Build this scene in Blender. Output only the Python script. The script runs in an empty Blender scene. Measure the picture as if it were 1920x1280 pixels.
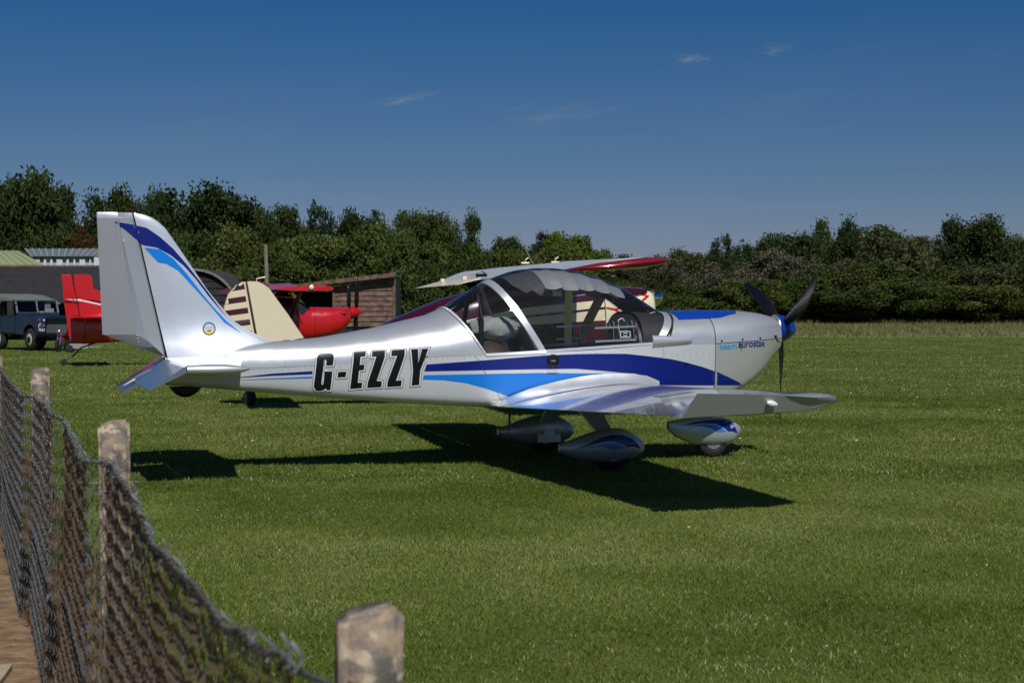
import bpy, bmesh, math, random
import numpy as np
from mathutils import Vector, Matrix, noise
from mathutils.bvhtree import BVHTree
from mathutils.geometry import tessellate_polygon
R = math.radians
sc = bpy.context.scene
COL = sc.collection
random.seed(7)
rng = np.random.default_rng(7)

# ---------------- camera ----------------
cam = bpy.data.cameras.new('camera'); camo = bpy.data.objects.new('camera', cam); COL.objects.link(camo)
camo.location = (0, 0, 1.3); camo.rotation_euler = (R(90) - math.atan(60/3000), 0, 0)
cam.sensor_width = 36; cam.lens = 56.25; cam.clip_start = 0.1; cam.clip_end = 6000
cam.dof.use_dof = True; cam.dof.focus_distance = 13.2; cam.dof.aperture_fstop = 8
sc.camera = camo
# ---------------- sky and sun ----------------
SUN = Vector((0.20, -0.82, 1.0)).normalized()
world = bpy.data.worlds.new('World'); sc.world = world; world.use_nodes = True
wn, wl = world.node_tree.nodes, world.node_tree.links
bg = wn['Background']
sky = wn.new('ShaderNodeTexSky'); sky.sky_type = 'NISHITA'; sky.sun_disc = False
sky.sun_elevation = math.asin(SUN.z); sky.sun_rotation = math.atan2(SUN.x, SUN.y)
sky.altitude = 60; sky.air_density = 1.0; sky.dust_density = 0.35; sky.ozone_density = 4.0
def cloudmask(px, py, sx, sy, rot):
    # a faint cirrus wisp in the sky, given by its azimuth and elevation
    az = math.atan((px-960)/3000); el = math.atan((580-py)/3000)
    tc = wn.new('ShaderNodeTexCoord')
    mp = wn.new('ShaderNodeMapping'); mp.vector_type = 'TEXTURE'
    mp.inputs['Location'].default_value = (math.sin(az), math.cos(az), math.tan(el))
    mp.inputs['Rotation'].default_value = (0, rot, 0)
    mp.inputs['Scale'].default_value = (sx, 1.0, sy)
    wl.new(tc.outputs['Generated'], mp.inputs['Vector'])
    gr = wn.new('ShaderNodeTexGradient'); gr.gradient_type = 'QUADRATIC_SPHERE'
    wl.new(mp.outputs[0], gr.inputs[0])
    nz = wn.new('ShaderNodeTexNoise'); nz.inputs['Scale'].default_value = 3.0; nz.inputs['Detail'].default_value = 6
    wl.new(mp.outputs[0], nz.inputs['Vector'])
    mr = wn.new('ShaderNodeMapRange'); mr.inputs[1].default_value = .38; mr.inputs[2].default_value = .75
    wl.new(nz.outputs[0], mr.inputs[0])
    m = wn.new('ShaderNodeMath'); m.operation = 'MULTIPLY'
    wl.new(gr.outputs[0], m.inputs[0]); wl.new(mr.outputs[0], m.inputs[1])
    return m.outputs[0]
acc = None
for (px, py, sx, sy, rot, k) in [(760,192,.034,.0045,R(-11),1.1),(1290,120,.018,.005,R(2),1.2),(1445,108,.016,.006,R(-10),.7),
                                 (1040,218,.07,.012,R(-4),.5),(1000,395,.35,.016,R(0),.45),(1500,180,.2,.05,R(-6),.12),(400,230,.16,.05,R(-8),.10)]:
    o = cloudmask(px, py, sx, sy, rot)
    mm = wn.new('ShaderNodeMath'); mm.operation = 'MULTIPLY'; mm.inputs[1].default_value = k; wl.new(o, mm.inputs[0])
    if acc is None: acc = mm.outputs[0]
    else:
        ad = wn.new('ShaderNodeMath'); ad.operation = 'ADD'; wl.new(acc, ad.inputs[0]); wl.new(mm.outputs[0], ad.inputs[1]); acc = ad.outputs[0]
tint = wn.new('ShaderNodeMix'); tint.data_type = 'RGBA'; tint.blend_type = 'MULTIPLY'; tint.inputs[0].default_value = 1
wl.new(sky.outputs[0], tint.inputs[6])
tcs = wn.new('ShaderNodeTexCoord'); sps = wn.new('ShaderNodeSeparateXYZ'); wl.new(tcs.outputs['Generated'], sps.inputs[0])
rmp = wn.new('ShaderNodeValToRGB'); wl.new(sps.outputs[2], rmp.inputs[0]); re_ = rmp.color_ramp.elements   # clear dry air: deeper blue with height
re_[0].position = 0.0; re_[0].color = (.72,.65,.95,1); re_[1].position = .19; re_[1].color = (.17,.48,.78,1)
e3 = rmp.color_ramp.elements.new(.07); e3.color = (.45,.56,.80,1)
e3 = rmp.color_ramp.elements.new(.125); e3.color = (.31,.52,.78,1)
wl.new(rmp.outputs[0], tint.inputs[7])
cm = wn.new('ShaderNodeMix'); cm.data_type = 'RGBA'
wl.new(acc, cm.inputs[0]); wl.new(tint.outputs[2], cm.inputs[6]); cm.inputs[7].default_value = (4.2, 4.6, 5.6, 1)
wl.new(cm.outputs[2], bg.inputs['Color'])
bg.inputs['Strength'].default_value = 0.062
sun = bpy.data.lights.new('sun', 'SUN'); sun.energy = 4.5; sun.angle = R(0.53); sun.color = (1, .968, .92)
suno = bpy.data.objects.new('sun', sun); COL.objects.link(suno); suno.location = (6, -20, 30)
suno.rotation_euler = SUN.to_track_quat('Z', 'Y').to_euler()
sc.view_settings.view_transform = 'Standard'; sc.view_settings.look = 'None'
sc.view_settings.exposure = -0.25; sc.view_settings.gamma = 1
sc.view_settings.use_curve_mapping = False

# ---------------- helpers ----------------
def lnk(o, parent=None):
    COL.objects.link(o)
    if parent is not None: o.parent = parent
    return o
def mk(name, v, f, mat, parent=None, smooth=False, loc=None, rot=None, label=None, sharp=None):
    me = bpy.data.meshes.new(name)
    me.from_pydata([tuple(p) for p in v], [], f)
    if isinstance(mat, (list, tuple)):
        for m in mat: me.materials.append(m)
    elif mat: me.materials.append(mat)
    bm = bmesh.new(); bm.from_mesh(me)
    bmesh.ops.recalc_face_normals(bm, faces=bm.faces); bm.to_mesh(me); bm.free()
    if smooth:
        me.shade_smooth()
        if sharp: me.set_sharp_from_angle(angle=R(sharp))
    o = bpy.data.objects.new(name, me)
    if loc: o.location = loc
    if rot: o.rotation_euler = rot
    if label: o['label'] = label
    return lnk(o, parent)
def thing(name, label, cat, loc=(0,0,0), rz=0, group=None):
    o = bpy.data.objects.new(name, None); o.empty_display_size = .3; o.location = loc; o.rotation_euler = (0,0,rz)
    o['label'] = label; o['category'] = cat
    if group: o['group'] = group
    return lnk(o)
def tag(o, label, cat, group=None):
    o['label'] = label; o['category'] = cat
    if group: o['group'] = group
    return o
class MB:
    def __init__(s): s.v = []; s.f = []
    def add(s, v, f):
        n = len(s.v); s.v += [tuple(p) for p in v]; s.f += [tuple(i+n for i in q) for q in f]; return s
    def box(s, x0, x1, y0, y1, z0, z1, M=None):
        v = [(x,y,z) for x in (x0,x1) for y in (y0,y1) for z in (z0,z1)]
        if M is not None: v = [tuple(M @ Vector(p)) for p in v]
        return s.add(v, [(0,1,3,2),(4,6,7,5),(0,4,5,1),(2,3,7,6),(0,2,6,4),(1,5,7,3)])
    def tube(s, pts, r, n=8, cap=True):
        v, f = tube(pts, r, n, cap); return s.add(v, f)
    def loft(s, rings, closed=True, cap=True):
        v, f = loft(rings, closed, cap); return s.add(v, f)
    def lathe(s, prof, axis_o, axis_d, n=20):
        v, f = lathe(prof, axis_o, axis_d, n); return s.add(v, f)
    def build(s, name, mat, parent=None, smooth=False, sharp=35, **k): return mk(name, s.v, s.f, mat, parent, smooth, sharp=sharp, **k)
def loft(rings, closed=True, cap=True):
    n = len(rings[0]); v = [tuple(p) for r in rings for p in r]; f = []
    for i in range(len(rings)-1):
        for j in range(n if closed else n-1):
            a = i*n+j; b = i*n+(j+1) % n
            f.append((a, b, b+n, a+n))
    if cap and closed:
        f.append(tuple(range(n))); f.append(tuple(range((len(rings)-1)*n, len(rings)*n)))
    return v, f
def frame_of(d):
    d = Vector(d).normalized(); a = Vector((0,0,1)) if abs(d.z) < .9 else Vector((1,0,0))
    u = d.cross(a).normalized(); return u, d.cross(u).normalized()
def tube(pts, r, n=8, cap=True):
    pts = [Vector(p) for p in pts]; rings = []
    for i, p in enumerate(pts):
        d = pts[min(i+1, len(pts)-1)] - pts[max(i-1, 0)]
        u, w = frame_of(d); rr = r[i] if isinstance(r, (list, tuple)) else r
        rings.append([p + (u*math.cos(2*math.pi*k/n) + w*math.sin(2*math.pi*k/n))*rr for k in range(n)])
    return loft(rings, True, cap)
def lathe(prof, o, d, n=20):
    o = Vector(o); d = Vector(d).normalized(); u, w = frame_of(d)
    rings = [[o + d*t + (u*math.cos(2*math.pi*k/n) + w*math.sin(2*math.pi*k/n))*max(r, 1e-4) for k in range(n)] for t, r in prof]
    return loft(rings, True, True)
def ip(x, xs, ys): return float(np.interp(x, xs, ys))

# ---------------- materials ----------------
def mat(name, col, rough=.5, metal=0., spec=.5, coat=0., noise_amt=0., nscale=20., bump=0., bscale=60., col2=None, croug=.1, trans=0.):
    m = bpy.data.materials.new(name); m.use_nodes = True; nt = m.node_tree; b = nt.nodes['Principled BSDF']
    b.inputs['Roughness'].default_value = rough; b.inputs['Metallic'].default_value = metal
    b.inputs['Specular IOR Level'].default_value = spec
    b.inputs['Coat Weight'].default_value = coat; b.inputs['Coat Roughness'].default_value = croug
    c = (*col, 1)
    b.inputs['Base Color'].default_value = c
    if noise_amt > 0 or col2 or bump:
        tc = nt.nodes.new('ShaderNodeTexCoord')
    if noise_amt > 0 or col2:
        nz = nt.nodes.new('ShaderNodeTexNoise'); nz.inputs['Scale'].default_value = nscale; nz.inputs['Detail'].default_value = 5
        nt.links.new(tc.outputs['Object'], nz.inputs['Vector'])
        mr = nt.nodes.new('ShaderNodeMapRange'); mr.inputs[1].default_value = .35; mr.inputs[2].default_value = .65
        nt.links.new(nz.outputs[0], mr.inputs[0])
        mx = nt.nodes.new('ShaderNodeMix'); mx.data_type = 'RGBA'
        nt.links.new(mr.outputs[0], mx.inputs[0]); mx.inputs[6].default_value = c
        c2 = (*col2, 1) if col2 else (*[max(0, x*(1-noise_amt)) for x in col], 1)
        mx.inputs[7].default_value = c2
        nt.links.new(mx.outputs[2], b.inputs['Base Color'])
        rr = nt.nodes.new('ShaderNodeMapRange'); rr.inputs[3].default_value = rough; rr.inputs[4].default_value = min(1, rough*1.15+.02)
        nt.links.new(mr.outputs[0], rr.inputs[0]); nt.links.new(rr.outputs[0], b.inputs['Roughness'])
    if bump:
        bz = nt.nodes.new('ShaderNodeTexNoise'); bz.inputs['Scale'].default_value = bscale; bz.inputs['Detail'].default_value = 4
        nt.links.new(tc.outputs['Object'], bz.inputs['Vector'])
        bp = nt.nodes.new('ShaderNodeBump'); bp.inputs['Strength'].default_value = bump; bp.inputs['Distance'].default_value = .02
        nt.links.new(bz.outputs[0], bp.inputs['Height']); nt.links.new(bp.outputs[0], b.inputs['Normal'])
    return m
def glassmat(name, tint_c=(.93,.95,.95), ior=1.4, haze=0.0, hcol=(.5,.5,.5)):
    m = bpy.data.materials.new(name); m.use_nodes = True; nt = m.node_tree; nt.nodes.clear()
    out = nt.nodes.new('ShaderNodeOutputMaterial'); t = nt.nodes.new('ShaderNodeBsdfTransparent'); g = nt.nodes.new('ShaderNodeBsdfGlossy')
    t.inputs[0].default_value = (*tint_c, 1); g.inputs['Roughness'].default_value = .015
    fr = nt.nodes.new('ShaderNodeFresnel'); fr.inputs[0].default_value = ior
    mx = nt.nodes.new('ShaderNodeMixShader'); nt.links.new(fr.outputs[0], mx.inputs[0]); nt.links.new(t.outputs[0], mx.inputs[1]); nt.links.new(g.outputs[0], mx.inputs[2])
    last = mx.outputs[0]
    if haze:
        d = nt.nodes.new('ShaderNodeBsdfDiffuse'); d.inputs[0].default_value = (*hcol, 1)
        m2 = nt.nodes.new('ShaderNodeMixShader'); m2.inputs[0].default_value = haze
        nt.links.new(last, m2.inputs[1]); nt.links.new(d.outputs[0], m2.inputs[2]); last = m2.outputs[0]
    nt.links.new(last, out.inputs[0]); return m
def leafmat(name, c1, c2, c3, sat_rand=.25):
    m = bpy.data.materials.new(name); m.use_nodes = True; nt = m.node_tree; b = nt.nodes['Principled BSDF']
    at = nt.nodes.new('ShaderNodeAttribute'); at.attribute_name = 'tint'
    cr = nt.nodes.new('ShaderNodeValToRGB'); e = cr.color_ramp.elements
    e[0].color = (*c1, 1); e[1].color = (*c3, 1); e2 = cr.color_ramp.elements.new(.5); e2.color = (*c2, 1)
    nt.links.new(at.outputs['Fac'], cr.inputs[0])
    oi = nt.nodes.new('ShaderNodeObjectInfo'); hs = nt.nodes.new('ShaderNodeHueSaturation')
    mr = nt.nodes.new('ShaderNodeMapRange'); mr.inputs[3].default_value = .72; mr.inputs[4].default_value = 1.25
    nt.links.new(oi.outputs['Random'], mr.inputs[0]); nt.links.new(mr.outputs[0], hs.inputs['Value'])
    mh = nt.nodes.new('ShaderNodeMapRange'); mh.inputs[3].default_value = .485; mh.inputs[4].default_value = .515
    mu = nt.nodes.new('ShaderNodeMath'); mu.operation = 'FRACT'; m7 = nt.nodes.new('ShaderNodeMath'); m7.operation = 'MULTIPLY'; m7.inputs[1].default_value = 7.3
    nt.links.new(oi.outputs['Random'], m7.inputs[0]); nt.links.new(m7.outputs[0], mu.inputs[0]); nt.links.new(mu.outputs[0], mh.inputs[0]); nt.links.new(mh.outputs[0], hs.inputs['Hue'])
    nt.links.new(cr.outputs[0], hs.inputs['Color']); nt.links.new(hs.outputs[0], b.inputs['Base Color'])
    b.inputs['Roughness'].default_value = .6; b.inputs['Specular IOR Level'].default_value = .12
    tr = nt.nodes.new('ShaderNodeBsdfTranslucent'); nt.links.new(hs.outputs[0], tr.inputs[0])
    mx = nt.nodes.new('ShaderNodeMixShader'); mx.inputs[0].default_value = .22
    nt.links.new(b.outputs[0], mx.inputs[1]); nt.links.new(tr.outputs[0], mx.inputs[2])
    nt.links.new(mx.outputs[0], nt.nodes['Material Output'].inputs[0])
    return m
M = {}
M['silver'] = mat('silver_paint', (.76,.77,.78), .30, .66, coat=.35, croug=.12, noise_amt=.05, nscale=6)
M['hull'] = mat('silver_hull_paint', (.70,.73,.76), .36, .35, coat=.2, noise_amt=.05, nscale=8, bump=.03, bscale=5)
M['wingmetal'] = mat('silver_wing_paint', (.66,.68,.70), .13, .88, coat=.6, croug=.04, noise_amt=.06, nscale=9, bump=.012, bscale=7)
M['elevmetal'] = mat('elevator_sky_tint', (.36,.43,.53), .22, .8, coat=.2, croug=.05, noise_amt=.03, nscale=3)  # silver with the blue sky reflection put into its base colour
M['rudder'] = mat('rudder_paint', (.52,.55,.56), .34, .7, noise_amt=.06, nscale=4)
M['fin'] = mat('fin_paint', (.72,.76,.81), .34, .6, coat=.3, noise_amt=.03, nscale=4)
M['tip'] = mat('wing_tip_shaded', (.46,.48,.50), .36, .55, coat=.3, noise_amt=.05, nscale=5)  # silver darkened: the dim look of the end face is in the colour
M['pant'] = mat('fairing_shaded', (.50,.53,.56), .34, .5, coat=.3, noise_amt=.08, nscale=7)  # silver darkened: shade under the wing is put into the colour
M['dblue'] = mat('dark_blue_vinyl', (.002,.010,.17), .3, .0, coat=.25, spec=.5)
M['lblue'] = mat('light_blue_vinyl', (.005,.19,.68), .28, .0, coat=.3)
M['black'] = mat('black_vinyl', (.006,.006,.007), .3)
M['white'] = mat('white_vinyl', (.62,.62,.64), .4)
M['rubber'] = mat('tyre_rubber', (.018,.018,.019), .8, noise_amt=.3, nscale=30)
M['rim'] = mat('wheel_rim', (.32,.32,.33), .35, .6)
M['prop'] = mat('black_composite', (.008,.008,.009), .32, noise_amt=.2, nscale=20)
M['cockpit'] = mat('cockpit_dark', (.012,.012,.014), .7)
M['panel'] = mat('panel_black', (.012,.013,.018), .45)
M['greyfab'] = mat('grey_fabric', (.20,.20,.23), .9, noise_amt=.25, nscale=15, bump=.3, bscale=40)
M['darkfab'] = mat('dark_fabric', (.02,.018,.018), .85, noise_amt=.3, nscale=14, bump=.3, bscale=30)
M['alu'] = mat('bare_aluminium', (.7,.71,.72), .3, .9)
M['canopy'] = glassmat('canopy_glass', (.975,.98,.985), 1.30, .016, (.45,.46,.48))
M['glassdark'] = glassmat('tinted_glass', (.55,.6,.62), 1.5)
M['gap'] = mat('panel_gap', (.01,.01,.01), .8)
M['shade'] = mat('sunshade_fabric', (.22,.235,.26), .5, .3, noise_amt=.15, nscale=12, bump=.35, bscale=18)
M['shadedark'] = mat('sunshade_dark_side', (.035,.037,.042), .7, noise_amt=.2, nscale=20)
M['maroon'] = mat('maroon_paint', (.055,.004,.012), .18, 0, coat=.8, croug=.04, noise_amt=.08, nscale=4)
M['cream'] = mat('cream_paint', (.76,.68,.47), .35, 0, coat=.3, noise_amt=.05, nscale=4)
M['red'] = mat('red_paint', (.52,.006,.010), .25, 0, coat=.7, croug=.05, noise_amt=.06, nscale=4)
M['redwhite'] = mat('white_trim', (.75,.72,.72), .3)
M['navy'] = mat('raf_blue_paint', (.011,.030,.075), .38, 0, coat=.3, noise_amt=.15, nscale=6)
M['canvas'] = mat('green_canvas', (.13,.15,.125), .9, noise_amt=.2, nscale=8, bump=.2, bscale=10)
M['chrome'] = mat('chrome', (.8,.8,.8), .12, 1.)
M['lamp'] = mat('lamp_glass', (.8,.8,.78), .15, 0, coat=.5)
M['slate'] = mat('dark_slate', (.030,.029,.033), .75, noise_amt=.35, nscale=3.0, bump=.5, bscale=9)
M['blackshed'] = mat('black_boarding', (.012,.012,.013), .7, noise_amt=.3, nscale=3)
M['wood'] = mat('weathered_boards', (.085,.045,.033), .85, nscale=5., col2=(.21,.13,.10), bump=.5, bscale=25)
M['wood2'] = mat('dark_timber', (.10,.055,.04), .85, nscale=4., col2=(.17,.11,.08), bump=.4, bscale=25)
M['pole'] = mat('grey_timber', (.17,.13,.10), .9, nscale=4, col2=(.26,.22,.18), bump=.4, bscale=20)
M['shedwhite'] = mat('white_cladding', (.62,.64,.66), .6, noise_amt=.08, nscale=2)
M['shedgrey'] = mat('grey_cladding', (.36,.42,.43), .5, noise_amt=.08, nscale=2)
M['roofgrey'] = mat('grey_roof_sheet', (.16,.19,.21), .5, .1, noise_amt=.2, nscale=2)
M['greenroof'] = mat('pale_green_roof', (.25,.30,.15), .8, noise_amt=.12, nscale=1.5)
M['sign'] = mat('sign_board', (.60,.57,.52), .7)
M['concrete'] = mat('lichen_concrete', (.38,.28,.17), .9, nscale=22., col2=(.20,.165,.13), bump=.8, bscale=120)
M['galv'] = mat('galvanised_wire', (.22,.24,.25), .55, .5, nscale=30, col2=(.10,.085,.07))
M['rust'] = mat('rusty_wire', (.065,.036,.020), .8, .1, nscale=4, col2=(.15,.11,.075))
M['slab'] = mat('paving_stone', (.42,.33,.23), .9, noise_amt=.25, nscale=6, bump=.4, bscale=40)
M['bark'] = mat('bark', (.07,.055,.04), .9, noise_amt=.3, nscale=6, bump=.5, bscale=15)

D = {'stripe_dark':[(-1.404,0.855),(-1.191,0.87),(-0.981,0.884),(-0.713,0.904),(-0.428,0.924),(-0.218,0.931),(0.009,0.934),(0.261,0.932),(0.439,0.913),(0.678,0.884),(0.836,0.85),(0.985,0.812),(1.135,0.764),(1.342,0.679),(1.387,0.65),(0.576,0.666),(0.576,0.701),(0.459,0.748),(0.323,0.767),(0.069,0.792),(-0.181,0.812),(-0.513,0.811),(-0.968,0.806),(-1.421,0.799)],'stripe_light':[(-1.425,0.769),(-0.981,0.775),(-0.491,0.78),(0.009,0.771),(0.153,0.76),(-0.172,0.619),(-0.535,0.523),(-0.744,0.595),(-0.912,0.653),(-1.084,0.702),(-1.259,0.727),(-1.434,0.734)],'tail_dark':[(-2.945,0.752),(-2.624,0.787),(-2.306,0.805),(-2.306,0.781),(-2.624,0.77)],'tail_light':[(-2.91,0.736),(-2.306,0.762),(-2.306,0.748)],'glyph':{'G':[(-2.285,0.66),(-2.294,0.683),(-2.288,0.741),(-2.279,0.822),(-2.27,0.909),(-2.262,0.932),(-2.242,0.947),(-2.202,0.951),(-2.163,0.95),(-2.143,0.941),(-2.137,0.923),(-2.14,0.891),(-2.146,0.851),(-2.198,0.849),(-2.196,0.89),(-2.2,0.9),(-2.208,0.9),(-2.215,0.89),(-2.222,0.822),(-2.234,0.717),(-2.234,0.7),(-2.227,0.693),(-2.219,0.7),(-2.215,0.741),(-2.212,0.793),(-2.215,0.802),(-2.149,0.803),(-2.155,0.729),(-2.163,0.652),(-2.189,0.652),(-2.198,0.666),(-2.214,0.654),(-2.243,0.648),(-2.271,0.649)],'-':[(-2.103,0.798),(-2.039,0.801),(-2.044,0.756),(-2.109,0.753)],'E':[(-1.977,0.955),(-1.885,0.961),(-1.889,0.922),(-1.927,0.918),(-1.934,0.855),(-1.897,0.857),(-1.902,0.812),(-1.939,0.809),(-1.948,0.71),(-1.912,0.711),(-1.917,0.666),(-2.008,0.66)],'Z':[(-1.832,0.963),(-1.733,0.968),(-1.737,0.916),(-1.799,0.724),(-1.758,0.72),(-1.762,0.674),(-1.873,0.668),(-1.868,0.716),(-1.803,0.921),(-1.839,0.918)],'Z2':[(-1.679,0.97),(-1.577,0.976),(-1.58,0.925),(-1.646,0.726),(-1.6,0.729),(-1.605,0.681),(-1.716,0.675),(-1.712,0.722),(-1.639,0.927),(-1.685,0.924)],'Y':[(-1.527,0.977),(-1.472,0.98),(-1.471,0.869),(-1.441,0.981),(-1.389,0.984),(-1.454,0.807),(-1.461,0.689),(-1.521,0.685),(-1.512,0.806)]},'fin_dark':[(-3.841,1.992),(-3.694,1.969),(-3.591,1.945),(-3.488,1.875),(-3.385,1.783),(-3.281,1.661),(-3.177,1.526),(-3.072,1.385),(-2.967,1.24),(-3.114,1.417),(-3.208,1.545),(-3.302,1.65),(-3.406,1.734),(-3.509,1.79),(-3.623,1.81),(-3.735,1.91)],'fin_light':[(-3.608,1.789),(-3.489,1.776),(-3.385,1.703),(-3.281,1.587),(-3.177,1.449),(-3.072,1.321),(-2.967,1.206),(-2.852,1.111),(-2.98,1.193),(-3.114,1.353),(-3.229,1.481),(-3.344,1.608),(-3.439,1.664),(-3.501,1.672)],'badge':(-3.107,1.146),'fairing':[(-0.868,0.51),(-0.713,0.599),(-0.535,0.663),(-0.31,0.717),(-0.079,0.756),(0.153,0.771),(0.342,0.767),(0.463,0.739),(0.571,0.693)],'team0':(1.129,1.001),'team1':(1.308,1.004),'eur0':(1.324,1.003),'eur1':(1.623,1.018),'intake':[(1.694,1.096),(1.778,1.095),(1.778,1.048),(1.748,1.053)],'porthole':(-0.37,0.88),'pn_dark':[(-0.333,0.188),(-0.226,0.231),(-0.122,0.274),(-0.026,0.298),(0.07,0.296),(0.151,0.264),(0.207,0.213),(0.228,0.178),(0.167,0.2),(0.11,0.196),(0.054,0.224),(-0.026,0.247),(-0.106,0.243),(-0.226,0.212)],'pn_light':[(-0.329,0.181),(-0.218,0.208),(-0.106,0.237),(-0.026,0.241),(0.038,0.225),(0.102,0.189),(0.046,0.19),(-0.018,0.177),(-0.074,0.197),(-0.154,0.205)],'po_dark':[(0.949,0.296),(1.061,0.327),(1.183,0.342),(1.297,0.348),(1.382,0.338),(1.449,0.302),(1.487,0.222),(1.43,0.241),(1.392,0.241),(1.335,0.286),(1.259,0.312),(1.155,0.318),(1.061,0.311)],'po_light':[(1.014,0.297),(1.108,0.307),(1.183,0.309),(1.268,0.297),(1.335,0.265),(1.373,0.24),(1.278,0.24),(1.231,0.271),(1.146,0.293)],'misc':{'shade0':(-0.612,1.571),'shade1':(0.397,1.484),'shadelow':(-0.469,1.455),'slat1':(-0.297,1.158),'slat1b':(0.038,1.174),'slat1c':(-0.296,1.042),'slat2':(0.001,1.137),'slat2b':(0.354,1.158),'slat2c':(0.015,1.026),'slat2d':(0.354,1.042),'paneltop':(0.347,1.3),'panelbot':(0.191,1.008),'seat':(-0.313,1.054),'rearbag':(-0.758,1.255),'navlight':(-0.097,0.713)}}
# ================= ground =================
FL = lambda y: .7166-.3656*y       # line of the wire fence: x for a given distance
gm_ = bpy.data.materials.new('field_ground'); gm_.use_nodes = True; nt = gm_.node_tree; b = nt.nodes['Principled BSDF']
N = nt.nodes.new; Lk = nt.links.new
geo = N('ShaderNodeNewGeometry'); sep = N('ShaderNodeSeparateXYZ'); Lk(geo.outputs['Position'], sep.inputs[0])
def nz(scale, detail=4, vec=None, stretch=None):
    n = N('ShaderNodeTexNoise'); n.inputs['Scale'].default_value = scale; n.inputs['Detail'].default_value = detail
    src = geo.outputs['Position']
    if stretch:
        mp = N('ShaderNodeMapping'); mp.inputs['Scale'].default_value = stretch; Lk(src, mp.inputs[0]); src = mp.outputs[0]
    Lk(src, n.inputs['Vector']); return n.outputs[0]
def rampn(src, a, b_, lo=0., hi=1.):
    r = N('ShaderNodeMapRange'); r.inputs[1].default_value = a; r.inputs[2].default_value = b_; r.inputs[3].default_value = lo; r.inputs[4].default_value = hi
    Lk(src, r.inputs[0]); return r.outputs[0]
def mixc(f, a, b_, bt='MIX'):
    m = N('ShaderNodeMix'); m.data_type = 'RGBA'; m.blend_type = bt
    if isinstance(f, float): m.inputs[0].default_value = f
    else: Lk(f, m.inputs[0])
    for i, c in ((6, a), (7, b_)):
        if isinstance(c, tuple): m.inputs[i].default_value = (*c, 1)
        else: Lk(c, m.inputs[i])
    return m.outputs[2]
def mth(op, a, b_=None):
    m = N('ShaderNodeMath'); m.operation = op
    for i, c in ((0,a),(1,b_)):
        if c is None: continue
        if isinstance(c, (int,float)): m.inputs[i].default_value = c
        else: Lk(c, m.inputs[i])
    return m.outputs[0]
g = mixc(rampn(nz(.55,5), .35,.65), (.085,.118,.020), (.14,.165,.036))
g = mixc(rampn(nz(1.0,4,stretch=(.06,.55,1)), .42,.62), g, (.085,.115,.020))
g = mixc(rampn(nz(60,3), .3,.7,0,.6), g, (.045,.065,.018))
g = mixc(rampn(nz(1.3,5), .56,.72,0,.75), g, (.17,.145,.055))
dry = mixc(rampn(nz(1.0,5,stretch=(.12,1.2,1)), .35,.65), (.16,.16,.06), (.24,.215,.10))
dmask = mth('MULTIPLY', rampn(sep.outputs[1], 73, 76), rampn(sep.outputs[0], 2, 9))
g = mixc(dmask, g, dry)
# worn earth path on the left of the fence
fx = mth('ADD', sep.outputs[0], mth('SUBTRACT', mth('MULTIPLY', sep.outputs[1], .3656), .7166))
fx = mth('ADD', fx, mth('MULTIPLY', mth('SUBTRACT', nz(3.5,5), .5), .35))
earth = mixc(rampn(nz(9,6), .35,.65), (.30,.20,.115), (.15,.095,.055))
emask = mth('MULTIPLY', rampn(fx, .22,.05), rampn(sep.outputs[1], 24, 17))
g = mixc(emask, g, earth)
Lk(g, b.inputs['Base Color']); b.inputs['Roughness'].default_value = .95; b.inputs['Specular IOR Level'].default_value = .1
bp = N('ShaderNodeBump'); bp.inputs['Strength'].default_value = .6; bp.inputs['Distance'].default_value = .03
Lk(nz(25,6), bp.inputs['Height']); Lk(bp.outputs[0], b.inputs['Normal'])
gnd = mk('ground', [(-1500,-60,0),(1500,-60,0),(1500,3500,0),(-1500,3500,0)], [(0,1,2,3)], gm_); gnd['kind'] = 'structure'

def mesh_np(name, co, polys_n, mat_, tint=None, parent=None):
    # co: (n,k,3) array, n polygons of k corners each
    n, k, _ = co.shape
    me = bpy.data.meshes.new(name); me.vertices.add(n*k); me.vertices.foreach_set('co', co.reshape(-1).astype(np.float32))
    me.loops.add(n*k); me.loops.foreach_set('vertex_index', np.arange(n*k, dtype=np.int32))
    me.polygons.add(n); me.polygons.foreach_set('loop_start', np.arange(0, n*k, k, dtype=np.int32)); me.polygons.foreach_set('loop_total', np.full(n, k, dtype=np.int32))
    if tint is not None:
        at = me.attributes.new('tint', 'FLOAT', 'POINT'); at.data.foreach_set('value', np.repeat(tint, k).astype(np.float32))
    me.update(); me.validate(); me.materials.append(mat_)
    return me
M['grass'] = leafmat('grass_blades', (.090,.132,.015), (.220,.270,.054), (.52,.45,.24))
M['drygrass'] = leafmat('long_grass', (.14,.15,.05), (.23,.21,.09), (.36,.31,.16))
for k_ in ('grass','drygrass'):
    for n_ in M[k_].node_tree.nodes:
        if n_.type == 'MIX_SHADER': n_.inputs[0].default_value = .35
def vnoise(x, y, s):
    # cheap smooth value noise on arrays
    xi, yi = x*s, y*s; x0, y0 = np.floor(xi).astype(int), np.floor(yi).astype(int); fx_, fy_ = xi-x0, yi-y0
    fx_ = fx_*fx_*(3-2*fx_); fy_ = fy_*fy_*(3-2*fy_)
    h = lambda a, b_: ((np.sin(a*127.1+b_*311.7)*43758.5453) % 1.0)
    return (h(x0,y0)*(1-fx_)+h(x0+1,y0)*fx_)*(1-fy_)+(h(x0,y0+1)*(1-fx_)+h(x0+1,y0+1)*fx_)*fy_
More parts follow.
